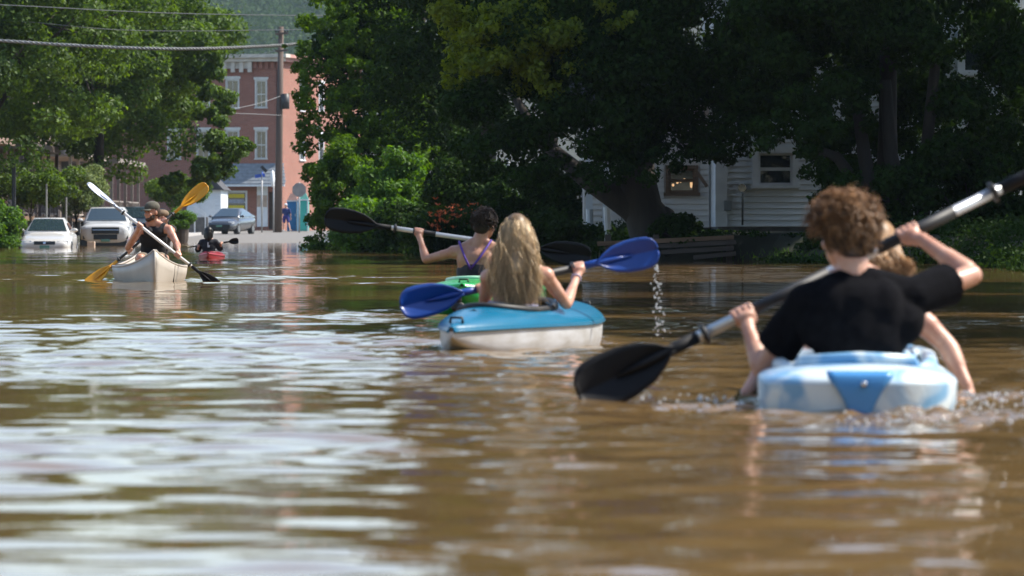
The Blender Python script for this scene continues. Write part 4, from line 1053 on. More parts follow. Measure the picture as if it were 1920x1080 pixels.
# thin street lamp post and sapling stakes at the far left
for px, D, top, lab in ((26, 166, 300, 'dark slim pole rising beside the wooden steps'), (87, 169, 345, 'thin grey pole above the white sedan roof'), (124, 171, 370, 'thin grey pole between the sedan and the crossover')):
    b0 = P(px, 440, D); mb = MB(); mb.tube([(b0.x, D, -0.3), P(px, top, D)], 0.07 if px < 50 else 0.035, 8); tag(mb.obj('street_pole', m_wire if px > 50 else m_black), lab, 'pole', 'thin poles on the pavement')
# ------------------------------------------------------------------ cars
m_tyre = mat('tyre', (0.015, 0.015, 0.016), 0.8, bump=0.3)
m_rim = mat('wheel_rim', (0.45, 0.46, 0.47), 0.3, 0.9, var=0.08)
m_wind = glass_mat('windscreen', (0.022, 0.038, 0.046), 0.03)
m_lamp = glass_mat('headlamp_glass', (0.55, 0.56, 0.55), 0.08)
m_plate = mat('number_plate', (0.10, 0.22, 0.16), 0.5, var=0.1)
m_chrome = mat('chrome', (0.6, 0.6, 0.6), 0.12, 1.0, var=0.05)
m_grille = mat('grille_black', (0.012, 0.013, 0.015), 0.4, var=0.2)
def ring_se(y, hw, zb, zt, n=28, e=3.6, crown=0.0):
    out = []; zc, hz = (zb + zt) / 2, (zt - zb) / 2
    for i in range(n):
        a = 2 * math.pi * i / n; c, s = math.cos(a), math.sin(a)
        x = hw * math.copysign(abs(c) ** (2 / e), c); z = zc + hz * math.copysign(abs(s) ** (2 / e), s)
        out.append(Vector((x, y, z)))
    return out
def car(label, loc, rz, paint, st, cab, spec, group='cars parked along the street'):
    """st: body stations (y, half width, z bottom, z top); cab: windscreen base y,z, roof front, roof back, tail; front faces -Y"""
    t = thing('parked_car', label, 'car', loc, rz, group)
    xf = Matrix.Translation(loc) @ Matrix.Rotation(rz, 4, 'Z')
    mb = MB(xf); mb.loft([ring_se(*s) for s in st]); mb.obj('body', paint, t, True)
    (y0, z0), (y1, z1), (y2, z2), (y3, z3), wb, wt = cab
    def sec(y, zb, zt, w_b, w_t):
        return [Vector((-w_b, y, zb)), Vector((w_b, y, zb)), Vector((w_b * .97 + w_t * .03, y, zb + (zt - zb) * .15)), Vector((w_t * 1.03, y, zt - (zt - zb) * .16)), Vector((w_t * .9, y, zt)), Vector((-w_t * .9, y, zt)), Vector((-w_t * 1.03, y, zt - (zt - zb) * .16)), Vector((-(w_b * .97 + w_t * .03), y, zb + (zt - zb) * .15))]
    zb = z0 - 0.12
    def wt_at(z): return wb + (wt - wb) * (z - z0) / (z1 - z0)
    rings = []
    for f in (0, .33, .66, 1): rings.append(sec(y0 + (y1 - y0) * f, zb, z0 + (z1 - z0) * f + 0.012, wb, max(wt_at(z0 + (z1 - z0) * f), wt)))
    for f in (.33, .66, 1): rings.append(sec(y1 + (y2 - y1) * f, zb, z1 + (z2 - z1) * f + 0.03 * math.sin(math.pi * f) + 0.012, wb, wt))
    for f in (.5, 1): rings.append(sec(y2 + (y3 - y2) * f, zb, z2 + (z3 - z2) * f + 0.012, wb, wt + (wb - wt) * f))
    mb = MB(xf); mb.loft(rings); mb.obj('cabin', paint, t, True)
    # windscreen: curved sheet laid 8 mm over the cabin slope, pillars left showing
    mb = MB(xf); n = 8; rows_ = []
    d = Vector((0, y1 - y0, z1 - z0)).normalized(); up = Vector((0, -d.z, d.y))
    if up.z < 0: up = -up
    for f in (0.06, 0.35, 0.65, 0.93):
        w = (wb + (wt * 0.97 - wb) * f) * 0.90
        rows_.append([Vector((w * (2 * i / n - 1), y0 + (y1 - y0) * f, z0 + (z1 - z0) * f + 0.012)) + up * (0.014 + 0.02 * (1 - (2 * i / n - 1) ** 2)) for i in range(n + 1)])
    mb.loft(rows_, closed=False, caps=False); mb.obj('windscreen', m_wind, t, True)
    for s in (-1, 1):
        mb = MB(xf)
        pts = [(y0 + (y1 - y0) * .45, z0 + .06), (y1 + .05, z1 - .14), (y2 - .05, z2 - .14), (y3 - (y3 - y2) * .35, z0 + .08)]
        def sx(z): return s * (wb + (wt - wb) * np.clip((z - z0) / (z1 - z0), 0, 1) + 0.02)
        mb.add([(sx(z), y, z) for y, z in pts] + [(sx(z) * .97, y, z) for y, z in pts], [(0, 1, 2, 3), (7, 6, 5, 4), (0, 4, 5, 1), (1, 5, 6, 2), (2, 6, 7, 3), (3, 7, 4, 0)]); mb.obj('side_window', m_wind, t)
        mb = MB(xf); c = Vector((s * (wb + 0.16), y0 + 0.28, z0 + 0.07)); mb.ellipsoid(c, (0.11, 0.06, 0.075)); mb.bar(c - Vector((s * 0.2, 0, 0.04)), c, 0.05); mb.obj('side_mirror', paint, t, True)
    W = max(s[1] for s in st)
    for y in spec['axles']:
        for s in (-1, 1):
            r = spec['wr']; c = Vector((s * (W - 0.11), y, r))
            tyre = MB(xf); tyre.tube([c - Vector((.13, 0, 0)), c - Vector((.11, 0, 0)), c + Vector((.11, 0, 0)), c + Vector((.13, 0, 0))], [r * .9, r, r, r * .9], 20); w = tyre.obj('wheel', m_tyre, t, True)
            rim = MB(xf); rim.tube([c + Vector((s * .10, 0, 0)), c + Vector((s * .136, 0, 0))], [r * .62, r * .58], 16); rim.obj('rim', m_rim, w)
    def front(name, x0, x1, za, zb_, y, m_, dep=0.05, bev=0.012, tilt=0.0):
        mb = MB(xf); tl, tr = (tilt, 0.0) if tilt >= 0 else (0.0, -tilt)
        mb.add([(x0, y + tl, za), (x1, y + tr, za), (x1, y + dep + tr, za), (x0, y + dep + tl, za), (x0, y + tl + .02, zb_), (x1, y + tr + .02, zb_), (x1, y + dep + tr + .02, zb_), (x0, y + dep + tl + .02, zb_)], [(3, 2, 1, 0), (4, 5, 6, 7), (0, 1, 5, 4), (1, 2, 6, 5), (2, 3, 7, 6), (3, 0, 4, 7)])
        return mb.obj(name, m_, t, bevel=bev)
    for f in spec['front']: front(*f)
    return t
def paint(name, c, metal=0.2, rough=0.3): return mat(name, c, rough, metal, var=0.05, scale=2, coat=0.6)
SED = [(-2.36, .60, .34, .56), (-2.30, .76, .24, .64), (-2.1, .84, .2, .70), (-1.4, .875, .18, .84), (-.95, .88, .18, .93), (0, .88, .18, .95), (1.3, .88, .18, .97), (1.9, .86, .2, .99), (2.25, .8, .25, .93), (2.36, .65, .35, .8)]
car('white sedan standing bumper-deep in the flood at the kerb', (-15.95, 165.4, -0.40), 0.03, paint('paint_white', (0.50, 0.48, 0.45), 0.0), SED, ((-1.0, .92), (-.28, 1.38), (.75, 1.39), (1.6, .97), .76, .56),
    dict(axles=(-1.45, 1.35), wr=.31, front=[('grille', -.36, .36, .50, .62, -2.375, m_grille), ('badge', -.05, .05, .52, .60, -2.39, m_chrome), ('headlight', -.80, -.44, .50, .64, -2.345, m_lamp, .08, .012, .11), ('headlight', .44, .80, .50, .64, -2.345, m_lamp, .08, .012, -.11), ('number_plate', -.17, .17, .36, .48, -2.385, m_plate), ('lower_intake', -.55, .55, .26, .33, -2.36, m_grille)]))
SUV = [(-2.5, .68, .45, .98), (-2.44, .88, .32, 1.05), (-2.25, .95, .27, 1.10), (-1.6, .975, .25, 1.15), (-1.1, .975, .25, 1.19), (0, .975, .25, 1.2), (1.6, .975, .25, 1.2), (2.2, .95, .3, 1.18), (2.45, .9, .4, 1.1), (2.5, .8, .5, 1.0)]
SUVF = [('grille', -.52, .52, .72, .97, -2.53, m_grille), ('grille_bar', -.50, .50, .85, .88, -2.545, m_chrome), ('lower_grille', -.45, .45, .50, .70, -2.535, m_grille), ('headlight', -.92, -.55, .86, 1.0, -2.485, m_lamp, .08, .012, .09), ('headlight', .55, .92, .86, 1.0, -2.485, m_lamp, .08, .012, -.09), ('fog_light', -.86, -.66, .52, .66, -2.47, m_grille), ('fog_light', .66, .86, .52, .66, -2.47, m_grille), ('number_plate', -.17, .17, .42, .52, -2.56, m_plate), ('valance', -.93, .93, .22, .50, -2.475, m_grille, .12)]
car('white crossover with dark grille parked in shallow flood water', (-15.55, 184.6, -0.27), 0.05, paint('paint_pearl', (0.50, 0.50, 0.49), 0.0), SUV, ((-1.15, 1.17), (-.5, 1.70), (1.6, 1.72), (2.35, 1.2), .86, .68), dict(axles=(-1.5, 1.45), wr=.37, front=SUVF))
car('blue-grey car parked right behind the white crossover', (-15.4, 199.0, -0.14), 0.02, paint('paint_bluegrey', (0.10, 0.13, 0.17), 0.5), SUV, ((-1.15, 1.17), (-.5, 1.66), (1.5, 1.66), (2.35, 1.2), .86, .70), dict(axles=(-1.5, 1.45), wr=.36, front=SUVF))
HAT = [(-2.26, .55, .34, .58), (-2.18, .74, .22, .70), (-1.95, .84, .18, .78), (-1.3, .88, .17, .90), (-.95, .88, .17, .97), (0, .88, .17, 1.0), (1.3, .88, .18, 1.04), (1.9, .86, .25, 1.06), (2.2, .78, .3, 1.0), (2.28, .6, .4, .9)]
car('dark grey hatchback parked on the dry road near the brick building', (-15.7, 268.3, 0.315), -0.24, paint('paint_graphite', (0.10, 0.105, 0.115), 0.6, 0.25), HAT, ((-1.15, .95), (-.2, 1.44), (.7, 1.45), (2.05, 1.05), .78, .58),
    dict(axles=(-1.4, 1.3), wr=.32, front=[('grille', -.62, .62, .30, .56, -2.28, m_grille), ('headlight', -.80, -.50, .60, .72, -2.19, m_lamp, .08, .012, .12), ('headlight', .50, .80, .60, .72, -2.19, m_lamp, .08, .012, -.12), ('number_plate', -.17, .17, .42, .52, -2.31, m_plate)]))
# pale box and small float by the crossover's wheel
mb = MB(); p = P(171, 458, 180.5); mb.box(p + Vector((0, 0, 0.0)), (0.28, 0.3, 0.2)); tag(mb.obj('carton', mat('cardboard', (0.55, 0.42, 0.32), 0.8), bevel=0.01), 'small tan box in the water by the crossover wheel', 'box')
# ------------------------------------------------------------------ kayaks, canoe, paddles
def marble(name, c1, c2, scale=3.0, rough=0.35):
    m, nt, b = _nodes(name); N, L = nt.nodes, nt.links
    tc = N.new('ShaderNodeTexCoord'); nz = N.new('ShaderNodeTexNoise'); nz.inputs['Scale'].default_value = scale; nz.inputs['Detail'].default_value = 2; nz.inputs['Distortion'].default_value = 1.2
    L.new(tc.outputs['Object'], nz.inputs['Vector'])
    cr = N.new('ShaderNodeValToRGB'); cr.color_ramp.elements[0].position = 0.42; cr.color_ramp.elements[1].position = 0.57
    cr.color_ramp.elements[0].color = (*c1, 1); cr.color_ramp.elements[1].color = (*c2, 1)
    L.new(nz.outputs['Fac'], cr.inputs[0]); L.new(cr.outputs[0], b.inputs['Base Color'])
    b.inputs['Roughness'].default_value = rough
    n2 = N.new('ShaderNodeTexNoise'); n2.inputs['Scale'].default_value = 60; L.new(tc.outputs['Object'], n2.inputs['Vector'])
    bp = N.new('ShaderNodeBump'); bp.inputs['Strength'].default_value = 0.12; bp.inputs['Distance'].default_value = 0.01; L.new(n2.outputs['Fac'], bp.inputs['Height']); L.new(bp.outputs[0], b.inputs['Normal'])
    return m
def plastic(name, c, rough=0.28): return mat(name, c, rough, 0, var=0.08, scale=2.5, bump=0.05, bscale=50)

def kayak(label, name, bow_stern, W, mats, zs=0.12, crown=0.09, keel=-0.10, sheer=0.05, p=2.4, cock=(0.0, 0.27, 0.55), group='kayaks', nseg=48, seat=True, flat_keel=False, crown_pow=0.7, stern_p=None, q=0.9, crown_end=3, bow_up=0.0, handles=True, seam=True, lip=1.012, rake=7):
    """bow_stern: stern (x,y), bow (x,y)"""
    (sx, sy), (bx, by) = bow_stern
    d = Vector((bx - sx, by - sy, 0)); L_ = d.length; rz = math.atan2(-d.x, d.y)
    c = Vector(((sx + bx) / 2, (sy + by) / 2, 0))
    t = thing(name, label, 'kayak', c, rz, group)
    xf = Matrix.Translation(c) @ Matrix.Rotation(rz, 4, 'Z')
    def prm(tt):
        pp = stern_p if (stern_p and tt < 0) else p
        w = max(W / 2 * (1 - abs(tt) ** pp) ** q, 0.012); s = zs + sheer * abs(tt) ** 3 + bow_up * max(tt, 0) ** 2
        k = keel + (0 if flat_keel else (s - keel - 0.03) * abs(tt) ** rake)
        return w, s, k, crown * (1 - abs(tt) ** crown_end) + 0.015
    ts = np.sin(np.linspace(-math.pi / 2, math.pi / 2, nseg)); ts[0], ts[-1] = -0.9995, 0.9995
    hull, deck = [], []; m = 18
    for tt in ts:
        w, s, k, cw = prm(tt); y = tt * L_ / 2
        hull.append([Vector((-w * math.copysign(abs(math.cos(a)) ** .55, math.cos(a)), y, s - (s - k) * math.sin(a) ** .6)) for a in np.linspace(0, math.pi, m)])
        deck.append([Vector((w * u * lip, y, s + (0.004 if lip > 1 else -0.003) + cw * max(0, 1 - u * u) ** crown_pow)) for u in np.sin(np.linspace(math.pi / 2, -math.pi / 2, m + 8))])
    mb = MB(xf); mb.loft(hull, closed=False, caps=False)
    mb.add(hull[0], [tuple(range(m))]); mb.add(hull[-1], [tuple(range(m))]); mb.obj('hull', mats['hull'], t, True)
    yc, ax, ay = cock
    V = [v for r in deck for v in r]; n = m + 8; fs = []
    for i in range(len(deck) - 1):
        for k in range(n - 1):
            q_ = (i * n + k, i * n + k + 1, (i + 1) * n + k + 1, (i + 1) * n + k); ce = sum((V[j] for j in q_), Vector()) / 4
            if (ce.x / ax) ** 2 + ((ce.y - yc) / ay) ** 2 > 1: fs.append(q_)
    mb = MB(xf); mb.add(V, fs); dk = mb.obj('deck', mats['deck'], t, True)
    if lip > 1:
        so = dk.modifiers.new('thick', 'SOLIDIFY'); so.thickness = 0.008
    def zdeck(x, y):
        w, s, k, cw = prm(y / (L_ / 2)); return s + 0.004 + cw * max(0, 1 - (x / (w * lip)) ** 2) ** crown_pow
    pts = [Vector((ax * 1.04 * math.cos(a), yc + ay * 1.04 * math.sin(a), zdeck(ax * 1.04 * math.cos(a), yc + ay * 1.04 * math.sin(a)) + 0.014)) for a in np.linspace(0, 2 * math.pi, 41)]
    mb = MB(xf); mb.tube(pts, 0.018, 8); mb.obj('coaming', mats.get('rim', mats['deck']), t, True)
    band = []
    for tt in ts:
        w, s, k, cw = prm(tt); band.append((w + 0.006, tt * L_ / 2, s))
    mb = MB(xf)
    if seam: mb.tube([Vector((b_[0], b_[1], b_[2])) for b_ in band] + [Vector((-b_[0], b_[1], b_[2])) for b_ in reversed(band)], 0.009, 6).obj('seam', mats['deck'], t, True)
    if seat:
        mb = MB(xf); mb.box((0, yc - ay * 0.62, zs + crown * 0.15), (ax * 1.3, 0.05, 0.16), Matrix.Rotation(0.15, 3, 'X')); mb.obj('seat_back', m_black, t, bevel=0.02)
        mb = MB(xf); mb.box((0, yc - ay * 0.2, keel + 0.06), (ax * 1.3, 0.42, 0.05)); mb.obj('seat', m_black, t, bevel=0.02)
    for s_ in ((-1, 1) if handles else ()):
        y = s_ * L_ / 2 * 0.93; z = zdeck(0, y); mb = MB(xf); mb.tube([(-0.035, y, z + 0.002), (-0.03, y, z + 0.03), (0.03, y, z + 0.03), (0.035, y, z + 0.002)], 0.008, 6); mb.obj('carry_handle', m_black, t, True)
    return t, xf, prm, zdeck

# nearest: marbled tandem
m_marb = marble('marbled_plastic', (0.17, 0.36, 0.56), (0.60, 0.68, 0.71), 3.0, 0.3)
m_blueplast = plastic('blue_plastic', (0.07, 0.26, 0.55))
T1, xf1, prm1, zd1 = kayak('pale blue and white marbled tandem kayak nearest the camera', 'tandem_kayak', ((P(1613, 0, 16.72).x, 16.72), (1.40, 20.4)), 0.715, dict(hull=m_marb, deck=m_marb, rim=m_marb), zs=0.095, crown=0.052, keel=-0.1, sheer=0.0, p=3.0, cock=(0.22, 0.25, 1.25), flat_keel=True, crown_pow=0.42, stern_p=16, q=0.5, seat=False, crown_end=26, handles=False, seam=False, lip=1.0)
def stern_panel():
    L_ = 3.68
    y = -L_ / 2
    mb = MB(xf1)
    half = [(0.118, 0.142), (0.112, 0.12), (0.085, 0.085), (0.060, 0.045), (0.042, 0.005), (0.028, -0.035)]
    def yf(x, z): return y - 0.010 + 0.45 * abs(x) ** 2.2 + 0.02 * max(0, z - 0.11) / 0.03
    rows_ = [[Vector((u * hx, yf(u * hx, z), z)) for u in np.linspace(-1, 1, 9)] for hx, z in half]
    mb.loft(rows_, closed=False, caps=False)
    o = mb.obj('stern_panel', m_blueplast, T1, True); so = o.modifiers.new('thick', 'SOLIDIFY'); so.thickness = 0.012; so.offset = 0
    mb = MB(xf1); mb.ellipsoid((0.012, y - 0.028, 0.10), (0.012, 0.012, 0.012)); mb.obj('drain_plug', m_chrome, T1, True)
    mb = MB(xf1); mb.tube([(-0.215, y + 0.56, 0.13), (-0.2, y + 0.50, 0.165), (0, y + 0.48, 0.178), (0.2, y + 0.50, 0.168), (0.215, y + 0.56, 0.13)], 0.022, 10); mb.obj('seat_back', m_marb, T1, True)
    for s in (-1, 1):
        mb = MB(xf1); mb.tube([(s * 0.20, y + 0.55, 0.12), (s * 0.275, y + 0.9, 0.14), (s * 0.29, y + 1.5, 0.15), (s * 0.27, y + 2.2, 0.15), (s * 0.15, y + 3.0, 0.13)], [0.01, 0.03, 0.032, 0.03, 0.01], 10); mb.obj('side_rail', m_marb, T1, True)
stern_panel()

m_teal = plastic('teal_plastic', (0.002, 0.12, 0.22), 0.26); m_hullw = mat('hull_white', (0.50, 0.51, 0.53), 0.4, 0, var=0.15, scale=5, bump=0.05, dirt=(0.36, 0.34, 0.31), stretch=(1, 1, 3))
T2, xf2, prm2, zd2 = kayak("turquoise-decked kayak with white hull, carrying the long-haired blonde woman", 'kayak', ((P(846, 0, 24.95).x, 24.95), (0.44, 27.5)), 0.72, dict(hull=m_hullw, deck=m_teal, rim=m_black), zs=0.12, crown=0.10, sheer=-0.015, bow_up=0.05, p=1.8, rake=4, cock=(-0.30, 0.225, 0.44))
mb = MB(xf2); mb.tube([(0.10, -1.0, zd2(0.10, -1.0)), (0.0, -0.92, zd2(0, -0.92) + 0.01), (-0.10, -1.0, zd2(-0.10, -1.0))], 0.006, 6); mb.obj('deck_cord', m_black, T2, True)
m_green = plastic('green_plastic', (0.012, 0.30, 0.055), 0.25)
T3, xf3, prm3, zd3 = kayak('bright green kayak half hidden behind the turquoise one', 'kayak', ((P(866, 0, 35.6).x, 35.6), (0.0, 38.7)), 0.78, dict(hull=m_green, deck=m_green, rim=plastic('pale_green_rim', (0.35, 0.62, 0.42))), zs=0.17, crown=0.07, sheer=0.04, p=4, cock=(-0.25, 0.26, 0.6), stern_p=5)
mb = MB(xf3); mb.ellipsoid((-0.03, -1.548, 0.06), (0.055, 0.02, 0.04)); mb.ellipsoid((-0.03, -1.545, 0.115), (0.03, 0.02, 0.035)); mb.obj('emblem', m_black, T3, True)
m_red = plastic('red_plastic', (0.27, 0.022, 0.03), 0.4)
T5, xf5, _, _ = kayak('small red kayak far off, carrying the dark-haired person', 'kayak', ((P(390, 0, 102).x, 102.0), (-6.45, 104.4)), 0.54, dict(hull=m_red, deck=m_red, rim=m_red), zs=0.06, crown=0.05, cock=(-0.1, 0.22, 0.42), nseg=24)

# canoe, bow towards the camera
m_alu = mat('canoe_grey', (0.40, 0.355, 0.30), 0.5, 0.1, var=0.12, scale=2, bump=0.05)
def canoe():
    bow, stern = Vector((P(290, 0, 57.0).x, 57.0, 0)), Vector((-4.72, 61.7, 0)); d = stern - bow; L_ = d.length; c = (bow + stern) / 2; rz = math.atan2(-d.x, d.y)
    t = thing('canoe', 'grey flat-sided canoe with two paddlers coming towards the camera', 'canoe', c, rz)
    xf = Matrix.Translation(c) @ Matrix.Rotation(rz, 4, 'Z'); W = 0.90
    ts = np.linspace(-1, 1, 41); m = 17; rings, gun = [], []
    for tt in ts:
        w = max(W / 2 * (1 - abs(tt) ** 2.3), 0.006); s = 0.175 + 0.205 * abs(tt) ** 4.5; k = -0.13 + 0.02 * tt ** 2; y = tt * L_ / 2
        ring = []
        for a in np.linspace(0, math.pi, m):
            f = math.sin(a); x = -w * math.copysign(abs(math.cos(a)) ** .35, math.cos(a)) * (0.90 + 0.10 * (1 - f)); ring.append(Vector((x, y, s - (s - k) * f ** .75)))
        rings.append(ring); gun.append((w, y, s))
    mb = MB(xf); mb.loft(rings, closed=False, caps=False); h = mb.obj('hull', m_alu, t, True)
    so = h.modifiers.new('thick', 'SOLIDIFY'); so.thickness = 0.012
    for s_ in (-1, 1):
        mb = MB(xf); mb.tube([Vector((s_ * (g[0] + 0.004), g[1], g[2] + 0.004)) for g in gun], 0.014, 8); mb.obj('gunwale', m_alu, t, True)
        y = s_ * L_ / 2; mb = MB(xf); mb.add([(0, y * 0.995, 0.385), (-0.07, y * 0.92, 0.322), (0.07, y * 0.92, 0.322), (0, y * 0.995, 0.372), (-0.07, y * 0.92, 0.310), (0.07, y * 0.92, 0.310)], [(0, 1, 2), (5, 4, 3), (0, 3, 4, 1), (1, 4, 5, 2), (2, 5, 3, 0)]); mb.obj('deck_plate', m_alu, t)
        mb = MB(xf); mb.tube([(0, y * 1.001, 0.385), (0, y * 1.002, 0.2), (0, y * 1.0, -0.1)], 0.011, 8); mb.obj('stem_band', m_alu, t, True)
    for y in (-0.85, 1.1):
        mb = MB(xf); mb.box((0, y, 0.10), (0.66, 0.25, 0.03)); mb.obj('seat', m_brownwood, t, bevel=0.006)
    mb = MB(xf); mb.bar((-0.43, 0.1, 0.19), (0.43, 0.1, 0.19), 0.06, 0.03); mb.obj('thwart', m_alu, t)
    return t, xf, gun
TC, xfc, gunc = canoe()
mb = MB(xfc)
w_, y_ = [(g[0], g[1]) for g in gunc if -1.7 < g[1] < -1.5][0]
mb.bar((w_ * 1.005 + 0.004, y_, 0.2), (w_ * 0.93 + 0.006, y_, 0.0), 0.012, 0.02); mb.obj('seam_strip', m_black, TC)

# paddles
BL = [(0.0, .10), (.06, .20), (.15, .48), (.30, .80), (.5, .97), (.7, 1.0), (.85, .93), (.94, .74), (.985, .45), (1.0, .15)]
def paddle(label, A, B, blade_len, blade_w, nA, nB, mats, grips, shaft_r=0.016, rings=True, segs=None):
    """A, B: blade tips; nA, nB: blade facing; grips: list of (t0,t1) along the shaft wrapped in a dark sleeve"""
    A, B = Vector(A), Vector(B); d = (B - A).normalized(); L_ = (B - A).length
    t = thing('kayak_paddle', label, 'paddle', (A + B) / 2, 0, 'double-bladed paddles')
    for tip, dirn, nrm, mm in ((A, -d, nA, mats[0]), (B, d, nB, mats[1])):
        nrm = Vector(nrm); nrm = (nrm - dirn * nrm.dot(dirn)).normalized(); sd = dirn.cross(nrm); root = tip - dirn * blade_len
        rows_ = []
        for l, w in BL:
            curve = nrm * (0.035 * blade_len * (4 * (l - .5) ** 2 - 1) * -1)
            rows_.append([root + dirn * (l * blade_len) + sd * (u * w * blade_w / 2 * (1 + 0.10 * (u > 0) * l)) - curve + nrm * (0.022 * abs(u) - 0.012 * math.exp(-(u / .18) ** 2) * (1 - l)) for u in (-1, -.75, -.5, -.25, -.1, 0, .1, .25, .5, .75, 1)])
        mb = MB(); mb.loft(rows_, closed=False, caps=False); o = mb.obj('blade', mm, t, True); so = o.modifiers.new('thick', 'SOLIDIFY'); so.thickness = 0.009; so.offset = 0
        mb = MB(); mb.tube([root - dirn * 0.10, root, root + dirn * blade_len * .3, root + dirn * blade_len * .6], [shaft_r * 1.15, shaft_r * 1.15, shaft_r * .8, 0.004], 10); mb.obj('blade_spine', mm, t, True)
    a, b_ = A + d * (blade_len - 0.02), B - d * (blade_len - 0.02)
    mb = MB(); mb.tube([a, a.lerp(b_, .5), b_], shaft_r, 12); mb.obj('shaft', mats[2], t, True)
    for g0, g1 in grips:
        mb = MB(); mb.tube([A + d * L_ * g0, A + d * L_ * g1], shaft_r + 0.002, 12); mb.obj('grip', m_black, t, True)
    if rings:
        for e in (A + d * (blade_len + 0.13), B - d * (blade_len + 0.13)):
            mb = MB(); mb.tube([e - d * .012, e - d * .004, e + d * .004, e + d * .012], [shaft_r * 1.1, shaft_r * 2.0, shaft_r * 2.0, shaft_r * 1.1], 14); mb.obj('drip_ring', m_black, t, True)
    return t
m_silver = mat('shaft_silver', (0.60, 0.61, 0.63), 0.32, 0.55, var=0.08)
m_shaftw = mat('shaft_white', (0.74, 0.72, 0.68), 0.35, 0.1, var=0.06)
m_blk = mat('blade_black', (0.007, 0.007, 0.008), 0.6, var=0.2, spec=0.25)
m_blu = plastic('blade_blue', (0.006, 0.045, 0.26), 0.3)
m_yel = plastic('blade_yellow', (0.72, 0.33, 0.01), 0.35)
m_shaftk = mat('shaft_black', (0.015, 0.015, 0.016), 0.4)
toc = Vector((0, -1, 0))
PD1 = (P(1084, 742, 17.80), P(2092, 248, 18.16))
paddle('black-bladed paddle with silver shaft held by the curly-haired man', PD1[0], PD1[1], 0.40, 0.20, toc + Vector((0.1, 0, 0.15)), Vector((0.4, -0.3, 1)), (m_blk, m_blk, m_silver), [(0.285, 0.46), (0.55, 0.695)], 0.021)
PD2 = (P(750, 575, 25.95), P(1232, 468, 26.32))
paddle('blue-bladed paddle held by the blonde woman, dripping', PD2[0], PD2[1], 0.36, 0.175, toc, toc, (m_blu, m_blu, m_silver), [(0.27, 0.72)], 0.018)
PD3 = (P(609, 409, 37.1), P(1107, 481, 37.35))
paddle('black-bladed paddle with white shaft held by the purple-strapped woman', PD3[0], PD3[1], 0.42, 0.185, toc, toc, (m_blk, m_blk, m_shaftw), [(0.33, 0.415), (0.62, 0.75)], 0.018)
PD4 = (P(163, 345, 58.0), P(424, 550, 57.9))
paddle('paddle slanting across the capped man, pale upper blade and dark lower blade', PD4[0], PD4[1], 0.43, 0.15, Vector((0.55, -0.36, 0.75)), Vector((0.1, -1, 0.2)), (mat('blade_grey_blue', (0.38, 0.42, 0.50), 0.35, 0.2), m_blk, m_shaftw), [], 0.018)
PD5 = (P(388, 347, 59.6), P(158, 541, 59.3))
paddle('yellow-bladed paddle with black shaft behind the capped man', PD5[0], PD5[1], 0.43, 0.17, Vector((0.5, -0.55, 0.7)), Vector((0.3, -0.7, 0.9)), (m_yel, m_yel, m_shaftk), [], 0.017)
PD6 = (P(334, 466, 103.0), P(447, 451, 103.2))
paddle('small paddle with dull olive blade held by the person in the red kayak', PD6[0], PD6[1], 0.22, 0.13, toc, toc, (mat('blade_olive', (0.20, 0.17, 0.09), 0.5), m_blk, m_shaftk), [], 0.016, False)
# ------------------------------------------------------------------ people
def skin(name, c):
    m, nt, b = _nodes(name); N, L = nt.nodes, nt.links
    tc = N.new('ShaderNodeTexCoord'); nz = N.new('ShaderNodeTexNoise'); nz.inputs['Scale'].default_value = 13; nz.inputs['Detail'].default_value = 8
    L.new(tc.outputs['Object'], nz.inputs['Vector']); cr = N.new('ShaderNodeValToRGB')
    cr.color_ramp.elements[0].color = (c[0] * .84, c[1] * .64, c[2] * .58, 1); cr.color_ramp.elements[1].color = (min(1, c[0] * 1.08), c[1] * 1.1, c[2] * 1.1, 1)
    cr.color_ramp.elements[0].position = .3; cr.color_ramp.elements[1].position = .7
    L.new(nz.outputs['Fac'], cr.inputs[0]); L.new(cr.outputs[0], b.inputs['Base Color'])
    b.inputs['Roughness'].default_value = 0.42; b.inputs['Subsurface Weight'].default_value = 0.12; b.inputs['Subsurface Radius'].default_value = (0.02, 0.008, 0.004); b.inputs['Subsurface Scale'].default_value = 0.6
    n2 = N.new('ShaderNodeTexNoise'); n2.inputs['Scale'].default_value = 90; L.new(tc.outputs['Object'], n2.inputs['Vector'])
    bp = N.new('ShaderNodeBump'); bp.inputs['Strength'].default_value = 0.15; bp.inputs['Distance'].default_value = 0.004; L.new(n2.outputs['Fac'], bp.inputs['Height']); L.new(bp.outputs[0], b.inputs['Normal'])
    return m
m_skin = skin('skin_fair', (0.56, 0.33, 0.235)); m_skin_t = skin('skin_tanned', (0.46, 0.25, 0.165)); m_skin_p = skin('skin_warm', (0.52, 0.29, 0.20))

